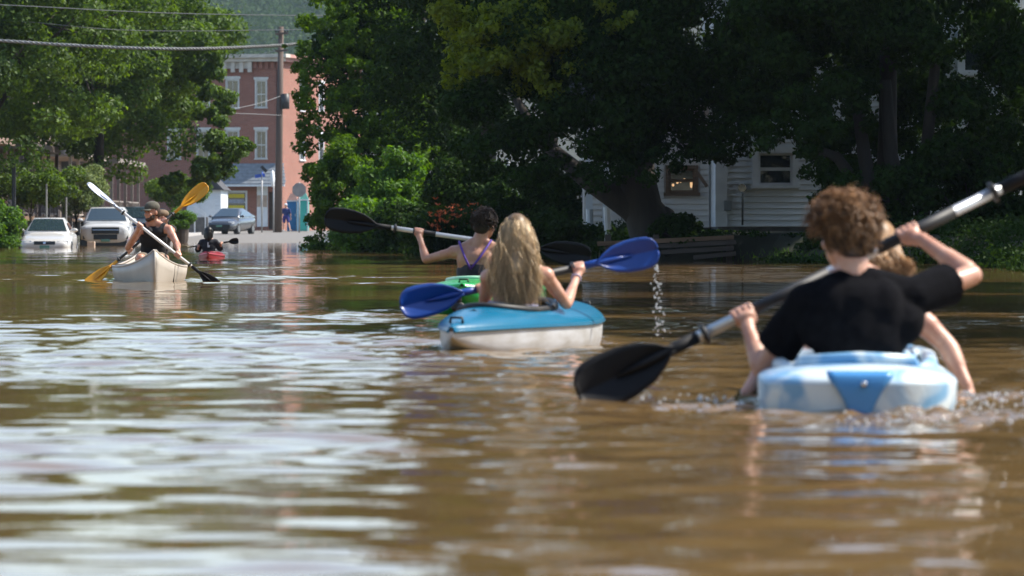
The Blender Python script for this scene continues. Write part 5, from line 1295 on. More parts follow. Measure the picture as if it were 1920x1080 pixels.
def clay(name, mb, voxel, material, parent, smooth=6, cuts=(), wrinkle=0.0, seed=0):
    """fuse overlapping shapes into one continuous skin, soften, then trim clean edges"""
    tmp = link('tmp_clay', mb.mesh('tmp'), None)
    r = tmp.modifiers.new('r', 'REMESH'); r.mode = 'VOXEL'; r.voxel_size = voxel
    s = tmp.modifiers.new('s', 'SMOOTH'); s.factor = 0.5; s.iterations = smooth
    dg = bpy.context.evaluated_depsgraph_get(); me = bpy.data.meshes.new_from_object(tmp.evaluated_get(dg))
    old = tmp.data; bpy.data.objects.remove(tmp); bpy.data.meshes.remove(old)
    import bmesh
    bm = bmesh.new(); bm.from_mesh(me)
    if wrinkle:
        bm.normal_update(); rr = np.random.default_rng(seed); K = [(rr.normal(size=3) * 22, rr.uniform(0, 6.28)) for _ in range(10)]
        for v in bm.verts:
            h = sum(math.sin(k[0] * v.co.x + k[1] * v.co.y * .6 + k[2] * v.co.z * 1.2 + ph) for k, ph in K) / 4
            v.co += v.normal * wrinkle * (1 - abs(h)) 
    for p, n, c, rad in cuts:
        p, n, c = Vector(p), Vector(n).normalized(), Vector(c); kill = []
        for v in bm.verts:
            if (v.co - c).length < rad:
                s_ = (v.co - p).dot(n)
                if s_ > voxel * 1.3: kill.append(v)
                elif s_ > 0: v.co -= n * s_
        bmesh.ops.delete(bm, geom=kill, context='VERTS')
    bm.to_mesh(me); bm.free(); me.name = name
    return link(name, me, material, parent, True)

def rotm(rx, fwd, up): return Matrix((rx, fwd, up)).transposed()
def frame(J):
    up = (J['neck'] - J['pel']).normalized(); rx = (J['sr'] - J['sl']); rx = (rx - up * rx.dot(up)).normalized(); fwd = up.cross(rx)
    return rx, fwd, up
def torso(mb, J, s=1.0, g=0.0, fem=False, parts=('pel', 'waist', 'rib', 'chest', 'blade', 'sh', 'trap')):
    rx, fwd, up = frame(J); R = rotm(rx, fwd, up); a, b_ = J['pel'], J['neck']
    k = s
    if 'pel' in parts: mb.ellipsoid(a, ((.165 if fem else .16) * k + g, .11 * k + g, .12 * k + g), R)
    if 'waist' in parts: mb.ellipsoid(a.lerp(b_, .34), ((.125 if fem else .148) * k + g, .092 * k + g, .14 * k + g), R)
    if 'rib' in parts: mb.ellipsoid(a.lerp(b_, .62), ((.138 if fem else .165) * k + g, .105 * k + g, .15 * k + g), R)
    if 'chest' in parts:
        mb.ellipsoid(a.lerp(b_, .82), ((.145 if fem else .178) * k + g, .098 * k + g, .095 * k + g), R)
    if 'blade' in parts:
        for sd in (-1, 1): mb.ellipsoid(a.lerp(b_, .78) + rx * sd * .085 * k - fwd * .035 * k, (.065 * k + g, .06 * k + g, .10 * k + g), R)   # shoulder blades
    if 'sh' in parts:
        for q in ('sl', 'sr'): mb.capsule(b_.lerp(J[q], .35) - up * .03 * k, J[q], .058 * k + g, .056 * k + g)
    if 'trap' in parts:
        for q in ('sl', 'sr'): mb.capsule(b_.lerp(J['head'], .32), J[q].lerp(b_, .25) + up * .012, .042 * k + g, .04 * k + g)
def arms(mb, J, s=1.0, fem=False):
    f = .86 if fem else 1.0
    for sh, el, wr in (('sl', 'el', 'wl'), ('sr', 'er', 'wr')):
        if el not in J: continue
        S_, E, W_ = J[sh], J[el], J[wr]
        mb.capsule(S_, E, .052 * s * f, .039 * s * f); mb.ellipsoid(S_.lerp(E, .42), (.05 * s * f,) * 3)
        mb.capsule(E, W_, .039 * s * f, .026 * s * f); mb.capsule(E.lerp(W_, .12), E.lerp(W_, .5), .043 * s * f, .036 * s * f)
def hand(mb, W_, G, a, s=1.0):
    """a fist closed round a shaft through G with direction a"""
    a = Vector(a).normalized(); w = W_ - G; w = (w - a * w.dot(a)).normalized(); n = a.cross(w)
    if n.z < 0: n = -n                                          # fingers go over the top
    R = rotm(a, n, w)
    mb.ellipsoid(G + w * .030 * s + n * .006, (.043 * s, .034 * s, .019 * s), R); mb.capsule(W_, G + w * .036 * s, .026 * s, .026 * s)
    rad = .026 * s
    for i, off in enumerate((-.034, -.0115, .0115, .034)):
        r = (.0088, .0098, .0100, .0092)[i] * s; pts = []
        for th in (55, 95, 140, 190, 235 + 8 * i):
            t = math.radians(th); rr = rad * (1.18 if th < 100 else 1.0); pts.append(G + a * off * s + w * rr * math.cos(t) + n * rr * math.sin(t))
        for p, q in zip(pts[:-1], pts[1:]): mb.capsule(p, q, r, r * .96, 8)
    tp = [G + a * .030 * s + w * .034 * s - n * .016 * s, G + a * .040 * s + w * .012 * s - n * .028 * s, G + a * .034 * s - w * .014 * s - n * .026 * s]
    for p, q in zip(tp[:-1], tp[1:]): mb.capsule(p, q, .0115 * s, .010 * s, 8)
def open_hand(mb, W_, d, side, s=1.0):
    d = Vector(d).normalized(); side = Vector(side).normalized(); n = d.cross(side)
    mb.ellipsoid(W_ + d * .05 * s, (.04 * s, .018 * s, .052 * s), rotm(side, n, d)); mb.capsule(W_, W_ + d * .04, .025 * s, .026 * s)
    for i, (o, l) in enumerate(((-.031, .062), (-.0105, .078), (.0105, .082), (.031, .072))):
        p0 = W_ + d * .085 * s + side * o * s; p1 = p0 + d * l * .5 * s + n * .006; p2 = p0 + d * l * s + n * .02 * s
        mb.capsule(p0, p1, .009 * s, .0085 * s, 8); mb.capsule(p1, p2, .0085 * s, .0075 * s, 8)
    p0 = W_ + d * .035 * s + side * .035 * s; mb.capsule(p0, p0 + d * .035 + side * .02, .011 * s, .010 * s, 8); mb.capsule(p0 + d * .035 + side * .02, p0 + d * .065 + side * .022, .010 * s, .009 * s, 8)
def head(mb, J, look, s=1.0, tilt=0.0):
    """look: direction the face points; returns its rotation"""
    f = Vector(look).normalized(); up = Vector((tilt, 0, 1)); rx = f.cross(up).normalized(); up = rx.cross(f); R = rotm(rx, f, up); c = J['head']
    def L(x, y, z): return c + R @ Vector((x * s, y * s, z * s))
    mb.ellipsoid(L(0, -.008, .018), (.076 * s, .094 * s, .098 * s), R); mb.ellipsoid(L(0, .038, -.045), (.060 * s, .055 * s, .070 * s), R); mb.ellipsoid(L(0, .062, -.088), (.034 * s, .03 * s, .026 * s), R)
    mb.capsule(L(0, .09, -.005), L(0, .108, -.038), .010 * s, .015 * s, 8)
    for sd in (-1, 1):
        mb.ellipsoid(L(sd * .079, -.002, -.012), (.011 * s, .022 * s, .033 * s), R, 10, 8); mb.ellipsoid(L(sd * .033, .078, .018), (.026 * s, .014 * s, .010 * s), R, 10, 8); mb.ellipsoid(L(sd * .042, .068, -.028), (.022 * s, .02 * s, .02 * s), R, 10, 8)
    mb.ellipsoid(L(0, .09, -.062), (.024 * s, .010 * s, .007 * s), R, 10, 8); mb.ellipsoid(L(0, .088, -.073), (.021 * s, .011 * s, .007 * s), R, 10, 8)
    mb.capsule(J['neck'], c + R @ Vector((0, -.02 * s, -.05 * s)), .056 * s, .054 * s)
    return R, L
def legs(mb, J, s=1.0, fem=False):
    for h, k, an in (('hl', 'kl', 'al'), ('hr', 'kr', 'ar')):
        if h not in J: continue
        mb.capsule(J[h], J[k], .085 * s, .056 * s); mb.capsule(J[k], J[an], .056 * s, .034 * s); mb.capsule(J[k].lerp(J[an], .15), J[k].lerp(J[an], .45), .054 * s, .047 * s); f = (J[an] - J[h]); f.z = 0; f.normalize(); mb.capsule(J[an] - f * .03, J[an] + f * .16 - Vector((0, 0, .03)), .034 * s, .025 * s)
def seated_legs(J, fwd, rx, s=1.0, knee_up=0.12):
    for q, sd in (('l', -1), ('r', 1)):
        J['h' + q] = J['pel'] + rx * sd * .085 * s; J['k' + q] = J['pel'] + rx * sd * .14 * s + fwd * .42 * s + Vector((0, 0, knee_up * s)); J['a' + q] = J['pel'] + rx * sd * .12 * s + fwd * .80 * s - Vector((0, 0, .05 * s))

def tubes(paths, radius, tints, name, material, parent, nside=3, taper=True):
    """many hair strands as thin tubes; paths (n,k,3)"""
    A = np.asarray(paths, float); n, k, _ = A.shape
    T = np.gradient(A, axis=1); T /= np.linalg.norm(T, axis=2, keepdims=True) + 1e-9
    ref = np.array([0.31, 0.87, 0.38]); S_ = np.cross(T, ref); S_ /= np.linalg.norm(S_, axis=2, keepdims=True) + 1e-9; U_ = np.cross(T, S_)
    rad = np.full(k, radius) * (np.interp(np.linspace(0, 1, k), [0, .15, .7, 1], [.8, 1, .9, .25]) if taper else 1); ring = []
    for j in range(nside):
        an = 2 * math.pi * j / nside; ring.append(A + (S_ * math.cos(an) + U_ * math.sin(an)) * rad[None, :, None])
    V = np.stack(ring, 2).reshape(-1, 3)
    i = (np.arange(n)[:, None, None] * k + np.arange(k - 1)[None, :, None]) * nside; j = np.arange(nside)[None, None, :]; j2 = (j + 1) % nside
    Q = np.stack([i + j, i + j2, i + nside + j2, i + nside + j], -1).reshape(-1, 4)
    me = fast_mesh(name, V, Q, {'tint': np.repeat(tints, k * nside)})
    return link(name, me, material, parent, True)

# ---- the curly-haired man in the nearest kayak
def man():
    t = thing('person', 'person with curly brown hair in black T-shirt paddling, seen from behind', 'person', P(1612, 760, 17.6), 0, 'paddlers')
    d = (PD1[1] - PD1[0]).normalized()
    def on(px):
        f = (px - 1084) / (2092 - 1084); return PD1[0].lerp(PD1[1], f)
    gl, gr = on(1388), on(1697)
    J = dict(pel=P(1612, 768, 17.55), neck=P(1606, 533, 17.6), head=P(1588, 441, 17.64), sl=P(1513, 567, 17.6), sr=P(1713, 556, 17.64), el=P(1430, 692, 17.74), er=P(1822, 516, 17.82), wl=gl + Vector((0.02, -0.06, -0.055)), wr=gr + Vector((0.05, -0.06, -0.02)))
    rx, fwd, up = frame(J); seated_legs(J, Vector((0, 1, 0)), Vector((1, 0, 0)), 1.05, .16)
    mb = MB(); torso(mb, J, 1.03); arms(mb, J, 1.0); hand(mb, J['wl'], gl, d, 1.05); hand(mb, J['wr'], gr, d, 1.05); R, L = head(mb, J, (-0.42, 0.9, -0.05), 1.06); legs(mb, J, 1.0)
    clay('body', mb, .0052, m_skin, t, 5)
    sh = MB(); torso(sh, J, 1.03, .016, parts=('pel', 'waist', 'rib', 'chest', 'blade', 'sh'))
    sh.capsule(J['neck'].lerp(J['head'], .12), J['sl'].lerp(J['neck'], .2), .058, .066); sh.capsule(J['neck'].lerp(J['head'], .12), J['sr'].lerp(J['neck'], .2), .058, .066)
    cuts = []
    for s_, e_, fl in (('sl', 'el', .66), ('sr', 'er', .58)):
        a, b_ = J[s_], J[e_]; q = a.lerp(b_, fl); sh.capsule(a, a.lerp(b_, fl + .25), .072, .084); cuts.append((q, b_ - a, a.lerp(b_, fl + .3), .2))
    nd = (J['head'] - J['neck']).normalized(); cuts.append((J['neck'] + nd * .058, nd, J['neck'] + nd * .10, .14))
    m_shirt = mat('black_cotton', (0.0065, 0.0065, 0.008), 0.95, var=0.3, scale=30, bump=0.3, bscale=200, spec=0.06)
    sh.capsule(J['sl'].lerp(J['neck'], .3) - up * .10, J['sr'].lerp(J['neck'], .3) - up * .10, .10, .10)
    o = clay('t_shirt', sh, .0075, m_shirt, t, 14, cuts, .004, 4)
    so = o.modifiers.new('thick', 'SOLIDIFY'); so.thickness = .004; so.offset = -1
    # curls
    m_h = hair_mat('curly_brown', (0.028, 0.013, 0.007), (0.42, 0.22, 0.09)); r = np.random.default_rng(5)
    cap = MB(); cap.ellipsoid(L(0, -.02, .036), (.088, .094, .09), R); cap.ellipsoid(L(0, -.05, -.03), (.07, .055, .068), R); cap.ellipsoid(L(0, .03, .075), (.09, .085, .05), R)
    o = clay('hair_base', cap, .008, m_h, t, 4); 
    a_ = o.data.attributes.new('tint', 'FLOAT', 'POINT'); a_.data.foreach_set('value', np.full(len(o.data.vertices), .05, dtype=np.float32))
    paths, tints = [], []
    while len(paths) < 1250:
        v = r.normal(size=3); v /= np.linalg.norm(v)
        low = -0.62 if v[1] < 0.1 else (0.0 if v[1] < .45 else .30)
        if v[2] < low: continue
        root = np.array([v[0] * .086, v[1] * .098 - .012, v[2] * .098 + .028])
        big = .88 + .22 * max(0, v[2]) + .75 * max(0, v[1]) + (.3 if v[2] > .1 and v[0] < -.2 else 0)
        ln = r.uniform(.045, .085) * big * float(np.interp(v[2], [-.5, 0, .4], [.28, .55, 1.0]))
        out = v + np.array([0, .0, .15]) + r.normal(size=3) * .35; out /= np.linalg.norm(out)
        e1 = np.cross(out, [0.2, .3, .9]); e1 /= np.linalg.norm(e1); e2 = np.cross(out, e1)
        k = 16; u = np.linspace(0, 1, k); ph = r.uniform(0, 6.28); cr_ = r.uniform(.007, .016); turns = r.uniform(1.3, 2.6) * r.choice([-1, 1])
        p = root[None] + out[None] * (ln * .75 * u)[:, None] + (e1[None] * np.cos(ph + turns * 6.28 * u)[:, None] + e2[None] * np.sin(ph + turns * 6.28 * u)[:, None]) * (cr_ * np.minimum(1, u * 4))[:, None]
        p[:, 2] -= .030 * u ** 2 * big
        paths.append([tuple(L(*(q / 1.0))) for q in p]); tints.append(np.clip(r.beta(2, 3) + .32 * max(0, v[2]) + (.22 if v[1] > .3 else 0) - (.15 if v[2] < -.1 else 0), 0, 1))  # tint lighter on top and front to imitate backlit golden edges
    tints = np.array(tints)
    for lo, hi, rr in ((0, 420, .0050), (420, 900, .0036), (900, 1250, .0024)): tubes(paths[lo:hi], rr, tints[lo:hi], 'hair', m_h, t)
    fl = []
    for q in paths[::5]:
        q = np.array(q); c0 = np.array(L(0, -.01, .03)); fl.append(c0 + (q - c0) * (1 + np.linspace(.0, .16 * r.random() + .02, len(q)))[:, None])
    tubes(fl, .0014, np.full(len(fl), .85), 'loose_hair', m_h, t)
man()

# ---- passenger in front of him, arms trailing in the water
m_blond = hair_mat('blond_hair', (0.22, 0.125, 0.05), (0.80, 0.58, 0.31)); m_blond_d = hair_mat('blond_hair_two_tone', (0.13, 0.070, 0.028), (0.95, 0.71, 0.40))
def long_hair(t, J, L, tips, n, k, seed, material, rad, side_spread, back, wav=.008, tint_fn=None, cap_s=1.0):
    """strands from the scalp over the back of the head and down; tips(u) gives the end point for u in 0..1"""
    r = np.random.default_rng(seed); paths, tints = [], []
    for _ in range(n):
        v = r.normal(size=3); v /= np.linalg.norm(v)
        if v[1] > .75 or v[2] < -.35: 
            continue
        root = np.array([v[0] * .080, v[1] * .098 - .008, v[2] * .102 + .018]) * cap_s
        sgn = v[0] * .9 + r.normal() * .12; e = np.array(tips(np.clip(.5 + sgn * .55, 0, 1), r))
        p0 = np.array(L(*root)); 
        out = np.array(L(v[0] * .098 * cap_s, -.075 - .05 * (v[1] < 0.2) * cap_s, -.03)); mid = out * .55 + e * .45 + r.normal(size=3) * .006
        up = np.array(L(v[0] * .105 * cap_s, min(v[1], .4) * .11 - .03, max(v[2], .1) * .118 + .02))
        u = np.linspace(0, 1, k)[:, None]
        B = [(1 - u) ** 4, 4 * u * (1 - u) ** 3, 6 * u ** 2 * (1 - u) ** 2, 4 * u ** 3 * (1 - u), u ** 4]
        p = B[0] * p0 + B[1] * up + B[2] * out + B[3] * mid + B[4] * e
        ph = r.uniform(0, 6.28); fr = r.uniform(1, 2.2); p[:, 0] += wav * np.sin(ph + fr * 6.28 * u[:, 0]) * u[:, 0]; p[:, 1] -= wav * .5 * np.cos(ph + fr * 6.28 * u[:, 0]) * u[:, 0]
        paths.append(p); tints.append(np.clip((tint_fn(v, r) if tint_fn else r.random()), 0, 1))
    return tubes(paths, rad, np.array(tints), 'hair', material, t)
def passenger():
    t = thing('person', 'blond person in front of the curly-haired man, arms trailing in the water', 'person', P(1625, 770, 18.85), 0, 'paddlers')
    D = 18.8
    J = dict(pel=P(1628, 760, D), neck=P(1640, 560, D), head=P(1640, 468, D + .02), sl=P(1552, 588, D), sr=P(1712, 586, D), el=P(1446, 672, D - .06), er=P(1776, 648, D - .03), wl=P(1397, 742, D - .2), wr=P(1812, 722, D - .12))
    seated_legs(J, Vector((0, 1, 0)), Vector((1, 0, 0)), 1, .16)
    mb = MB(); torso(mb, J, .95, fem=True); arms(mb, J, 1.0, False); open_hand(mb, J['wl'], (-.3, .05, -1), (0, -1, 0)); open_hand(mb, J['wr'], (.3, .05, -1), (0, -1, 0)); R, L = head(mb, J, (.1, 1, 0)); legs(mb, J)
    clay('body', mb, .008, m_skin, t, 5)
    m_blond_w = hair_mat('honey_hair', (0.30, 0.15, 0.06), (0.75, 0.48, 0.24))
    cap = MB(); cap.ellipsoid(L(0, -.02, .03), (.092, .1, .1), R); cap.ellipsoid(L(0, -.06, -.05), (.085, .06, .1), R); cap.capsule(L(0.02, -.085, -.06), L(0.02, -.10, -.14), .06, .05)
    o = clay('hair_base', cap, .009, m_blond_w, t, 5); a_ = o.data.attributes.new('tint', 'FLOAT', 'POINT'); a_.data.foreach_set('value', np.full(len(o.data.vertices), .3, dtype=np.float32))
    def tips(u, r): return np.array(P(1590 + u * 125, 508 + r.normal() * 10, D - .13 - .03 * r.random()))
    long_hair(t, J, L, tips, 1400, 16, 8, m_blond_w, .003, .1, .1, .009)
    sh = MB(); torso(sh, J, .95, .01, True, parts=('pel', 'waist', 'rib', 'chest')); pz = J['pel'].lerp(J['neck'], .72)
    clay('tank_top', sh, .009, mat('dark_top', (0.02, 0.022, 0.03), 0.9), t, 6, [(pz, (0, 0, 1), pz + Vector((0, 0, .2)), .4)])
passenger()

# ---- the long-haired blonde woman
def blonde():
    t = thing('person', 'woman with long blonde hair and pale bikini paddling the turquoise kayak', 'person', P(962, 650, 25.8), 0, 'paddlers')
    D = 25.8; d = (PD2[1] - PD2[0]).normalized()
    def on(px): return PD2[0].lerp(PD2[1], (px - 750) / (1232 - 750))
    gl, gr = on(902), on(1081)
    J = dict(pel=P(958, 632, D), neck=P(968, 497, D), head=P(969, 441, D + .02), sl=P(916, 521, D), sr=P(1023, 517, D), el=P(905, 590, D + .16), er=P(1062, 570, D + .12), wl=gl + Vector((0.01, -.07, -.03)), wr=gr + Vector((-.005, -.05, -.055)))
    seated_legs(J, Vector((.3, .95, 0)), Vector((.95, -.3, 0)), .9, .12)
    mb = MB(); torso(mb, J, .88, fem=True); arms(mb, J, .92, True); hand(mb, J['wl'], gl, d, .9); hand(mb, J['wr'], gr, d, .9); R, L = head(mb, J, (.05, 1, -.05), .92); legs(mb, J, .88)
    clay('body', mb, .007, m_skin, t, 5)
    ms = mat('lavender_fabric', (0.42, 0.43, 0.62), 0.8)
    rx, fwd, up = frame(J); c = J['pel'].lerp(J['neck'], .45)
    st = MB(); rings = []
    for a in np.linspace(0, 2 * math.pi, 37):
        p = c + rx * math.cos(a) * .130 + fwd * math.sin(a) * .101; o_ = (rx * math.cos(a) + fwd * math.sin(a)).normalized()
        rings.append([p - up * .011, p + o_ * .006 - up * .011, p + o_ * .006 + up * .011, p + up * .011])
    st.loft(rings, caps=False); st.obj('bikini_band', ms, t)
    st = MB(); q = J['neck'] + Vector((0, 0, .02)); ring = [q + rx * math.cos(a) * .058 + fwd * math.sin(a) * .058 + up * .01 * math.sin(a) for a in np.linspace(0, 2 * math.pi, 25)]; st.tube(ring, .005, 6); st.obj('bikini_strap', ms, t, True)
    # wrist band
    w = J['wr']; ax = (J['wr'] - J['er']).normalized(); s_ = ax.cross(Vector((0, 1, 0))).normalized(); u_ = ax.cross(s_); st = MB(); st.tube([w - ax * .01 + (s_ * math.cos(a) + u_ * math.sin(a)) * .026 for a in np.linspace(0, 6.283, 17)], .004, 6); st.obj('bracelet', ms, t, True)
    cap = MB(); cap.ellipsoid(L(0, -.010, .024), (.076, .094, .098), R); cap.capsule(L(0, -.05, -.02), P(967, 505, D - .09), .062, .055)
    for x0, x1 in ((945, 944), (968, 968), (990, 990)): cap.capsule(P((x0 + 968) / 2, 455, D - .07), P(x1, 545, D - .10), .03, .028)
    o = clay('hair_base', cap, .009, m_blond_d, t, 6); co = np.array([v.co for v in o.data.vertices]); a_ = o.data.attributes.new('tint', 'FLOAT', 'POINT'); a_.data.foreach_set('value', np.clip(.62 - (co[:, 2] - .35) * 2.2, .08, .6).astype(np.float32))
    def tips(u, r): return np.array(P(920 + u * 88 + r.normal() * 6, 568 - 62 * abs(u - .6) + r.normal() * 13, D - .125 - .03 * r.random() + .05 * abs(u - .5)))
    groups = np.random.default_rng(2).random(80)
    def tint(v, r): return .25 + .55 * groups[int((np.arctan2(v[0], -v[1]) + 3.1416) / 6.2832 * 79)] + .25 * r.normal() * .7 - .25 * (v[2] > .75)
    def fly(u, r): return np.array(P(905 + u * 118 + r.normal() * 9, 575 - 80 * abs(u - .55) + r.normal() * 26, D - .13 - .05 * r.random()))
    long_hair(t, J, L, fly, 260, 20, 19, m_blond_d, .0013, .1, .1, .03, tint, 1.06)
    long_hair(t, J, L, tips, 5200, 20, 18, m_blond_d, .0017, .1, .1, .007, tint, .98)
blonde()

# ---- the woman in the green kayak
def purple():
    t = thing('person', 'woman with short dark hair and purple swimsuit straps in the green kayak', 'person', P(885, 590, 36.9), 0, 'paddlers')
    D = 36.9; d = (PD3[1] - PD3[0]).normalized()
    def on(px): return PD3[0].lerp(PD3[1], (px - 609) / (1107 - 609))
    gl, gr = on(784), on(985)
    J = dict(pel=P(880, 582, D), neck=P(895, 462, D), head=P(909, 421, D + .03), sl=P(851, 473, D), sr=P(936, 468, D), el=P(799, 487, D + .10), er=P(975, 502, D + .14), wl=gl + Vector((0.015, -.06, -.06)), wr=gr + Vector((-.01, -.07, -.05)))
    seated_legs(J, Vector((0, 1, 0)), Vector((1, 0, 0)), .95, .12)
    mb = MB(); torso(mb, J, .97, fem=True); arms(mb, J, .98, True); hand(mb, J['wl'], gl, d, .95); hand(mb, J['wr'], gr, d, .95); R, L = head(mb, J, (.45, .85, -.12), .95, .12); legs(mb, J, .92)
    clay('body', mb, .0085, m_skin_t, t, 5)
    sw = MB(); torso(sw, J, .97, .007, True, parts=('pel', 'waist', 'rib')); pz = P(885, 506, D)
    clay('swimsuit', sw, .009, mat('navy_suit', (0.012, 0.012, 0.022), 0.6), t, 5, [(pz, (0, .35, .8), pz + Vector((0, 0, .2)), .45)])
    mp_ = mat('purple_strap', (0.10, 0.045, 0.30), 0.7)
    rx, fwd, up = frame(J)
    for q, sd in ((P(861, 458, D), -1), (P(921, 456, D), 1)):
        a = P(882, 505, D - .118); m_ = a.lerp(q, .5) + Vector((0, -.075, 0)); st = MB(); st.tube([a, a.lerp(m_, .6) + Vector((0, -.012, 0)), m_, q.lerp(m_, .35) + Vector((0, -.045, .012)), q + Vector((0, -.02, .022)), q + Vector((0, .05, .0))], .0085, 6); st.obj('strap', mp_, t, True)
    mh = hair_mat('dark_brown_hair', (0.012, 0.007, 0.005), (0.075, 0.042, 0.028), 0.6)
    cap = MB(); cap.ellipsoid(L(0, -.02, .034), (.086, .094, .092), R); cap.ellipsoid(L(0, -.055, -.025), (.068, .05, .062), R); cap.ellipsoid(L(.0, -.085, .03), (.045, .04, .05), R)
    o = clay('hair_base', cap, .007, mh, t, 3); a_ = o.data.attributes.new('tint', 'FLOAT', 'POINT'); a_.data.foreach_set('value', np.full(len(o.data.vertices), .25, dtype=np.float32))
    r = np.random.default_rng(15); paths, ti = [], []
    for _ in range(500):
        v = r.normal(size=3); v /= np.linalg.norm(v)
        if v[1] > .5 or v[2] < -.5: continue
        p0 = np.array([v[0] * .088, v[1] * .098 - .02, v[2] * .096 + .032]); e = np.array([0, -.105, .03]) + r.normal(size=3) * .022; u = np.linspace(0, 1, 8)[:, None]; mid = (p0 + e) / 2 * 1.18
        p = (1 - u) ** 2 * p0 + 2 * u * (1 - u) * mid + u ** 2 * e; paths.append([tuple(L(*q)) for q in p]); ti.append(r.random())
    for _ in range(420):
        v = r.normal(size=3); v /= np.linalg.norm(v)
        if v[1] > .55 or v[2] < -.45: continue
        p0 = np.array([v[0] * .084, v[1] * .094 - .02, v[2] * .092 + .032]); tn = np.cross(v, r.normal(size=3)); tn /= np.linalg.norm(tn); u = np.linspace(0, 1, 8)[:, None]
        p = p0 + v * (.026 * np.sin(u * 2.4)) + tn * .035 * u + np.array([0, -.3, -.6]) * .02 * u ** 2; paths.append([tuple(L(*q)) for q in p]); ti.append(r.random())
    tubes(paths, .0040, np.array(ti), 'hair', mh, t)
purple()

# ---- man in the cap, facing us, and the paddler behind him
def capman():
    t = thing('person', 'bearded person in olive cap and black tank top kneeling in the canoe bow', 'person', P(287, 505, 58.7), 0, 'paddlers')
    D = 58.6; d = (PD4[1] - PD4[0]).normalized()
    def on(px): return PD4[0].lerp(PD4[1], (px - 163) / (424 - 163))
    gl, gr = on(333), on(262)      # his left hand is on the picture's right
    J = dict(pel=P(287, 489, D + .25), neck=P(288, 421, D + .05), head=P(285, 397, D), sr=P(261, 432, D), sl=P(317, 430, D), er=P(240, 464, D - .12), el=P(332, 458, D - .12), wr=gr + Vector((-.02, .06, -.05)), wl=gl + Vector((.005, .05, .06)))
    for q, px in (('r', 263), ('l', 301)):
        J['h' + q] = J['pel'] + Vector((-.09 if q == 'r' else .09, 0, 0)); J['k' + q] = P(px, 484, D - .35); J['a' + q] = P(px + 2, 512, D - .25)
    mb = MB(); torso(mb, J, 1.0); arms(mb, J, 1.02); hand(mb, J['wl'], gl, d, 1.0); hand(mb, J['wr'], gr, d, 1.0); R, L = head(mb, J, (-.72, -.7, -.05), 1.0); legs(mb, J, 1.0)
    clay('body', mb, .008, m_skin_p, t, 4)
    sh = MB(); torso(sh, J, 1.0, .010, parts=('pel', 'waist', 'rib', 'chest'))
    for q in ('sl', 'sr'): sh.capsule(J['neck'].lerp(J[q], .62) + Vector((0, -.01, .018)), J['pel'].lerp(J['neck'], .8).lerp(J[q], .35) + Vector((0, -.055, 0)), .045, .07); sh.capsule(J['neck'].lerp(J[q], .62) + Vector((0, .01, .018)), J['pel'].lerp(J['neck'], .8).lerp(J[q], .35) + Vector((0, .055, 0)), .045, .07)
    n_ = J['neck'] + Vector((0, -.07, -.03)); clay('tank_top', sh, .009, mat('black_tank', (0.010, 0.010, 0.012), 0.9, bump=0.2), t, 6, [(n_, (0, -.4, 1), n_ + Vector((0, -.03, .07)), .1)], .004, 3)
    so = MB()
    for q in 'lr': so.capsule(J['h' + q], J['h' + q].lerp(J['k' + q], .72), .105, .085)
    so.ellipsoid(J['pel'], (.19, .13, .13)); clay('shorts', so, .012, mat('khaki_shorts', (0.16, 0.13, 0.09), 0.9), t, 5)
    cp = MB(); cp.ellipsoid(L(0, -.005, .055), (.088, .105, .078), R); clay('cap', cp, .008, mat('olive_cap', (0.085, 0.078, 0.058), 0.9, var=.3, scale=12), t, 4, [(L(0, 0, .035), R @ Vector((0, 0, -1)), L(0, 0, -.05), .2)])
    br = MB(); rows_ = [[L(x, .075 + .085 * f * math.sqrt(max(0, 1 - (x / .085) ** 2)) , .045 - .018 * f - 2.2 * x * x) for x in np.linspace(-.078, .078, 13)] for f in (0, .5, 1)]
    br.loft(rows_, closed=False, caps=False); o = br.obj('cap_brim', mat('olive_brim', (0.075, 0.07, 0.052), 0.9), t, True); s2 = o.modifiers.new('thick', 'SOLIDIFY'); s2.thickness = .006
    mh = hair_mat('brown_beard', (0.03, 0.017, 0.010), (0.10, 0.055, 0.03))
    be = MB(); be.ellipsoid(L(0, .060, -.088), (.046, .04, .034), R); be.ellipsoid(L(.045, .035, -.065), (.022, .04, .04), R); be.ellipsoid(L(-.045, .035, -.065), (.022, .04, .04), R); be.ellipsoid(L(0, -.07, -.02), (.07, .04, .07), R)
    for sd in (-1, 1): be.ellipsoid(L(sd * .07, -.03, .0), (.018, .05, .06), R)
    o = clay('hair_and_beard', be, .008, mh, t, 3); a_ = o.data.attributes.new('tint', 'FLOAT', 'POINT'); a_.data.foreach_set('value', np.random.default_rng(1).random(len(o.data.vertices)).astype(np.float32))
    ey = MB()
    for sd in (-1, 1): ey.ellipsoid(L(sd * .032, .082, .004), (.012, .008, .006), R, 8, 6)
    ey.obj('eyes', m_black, t, True)
capman()
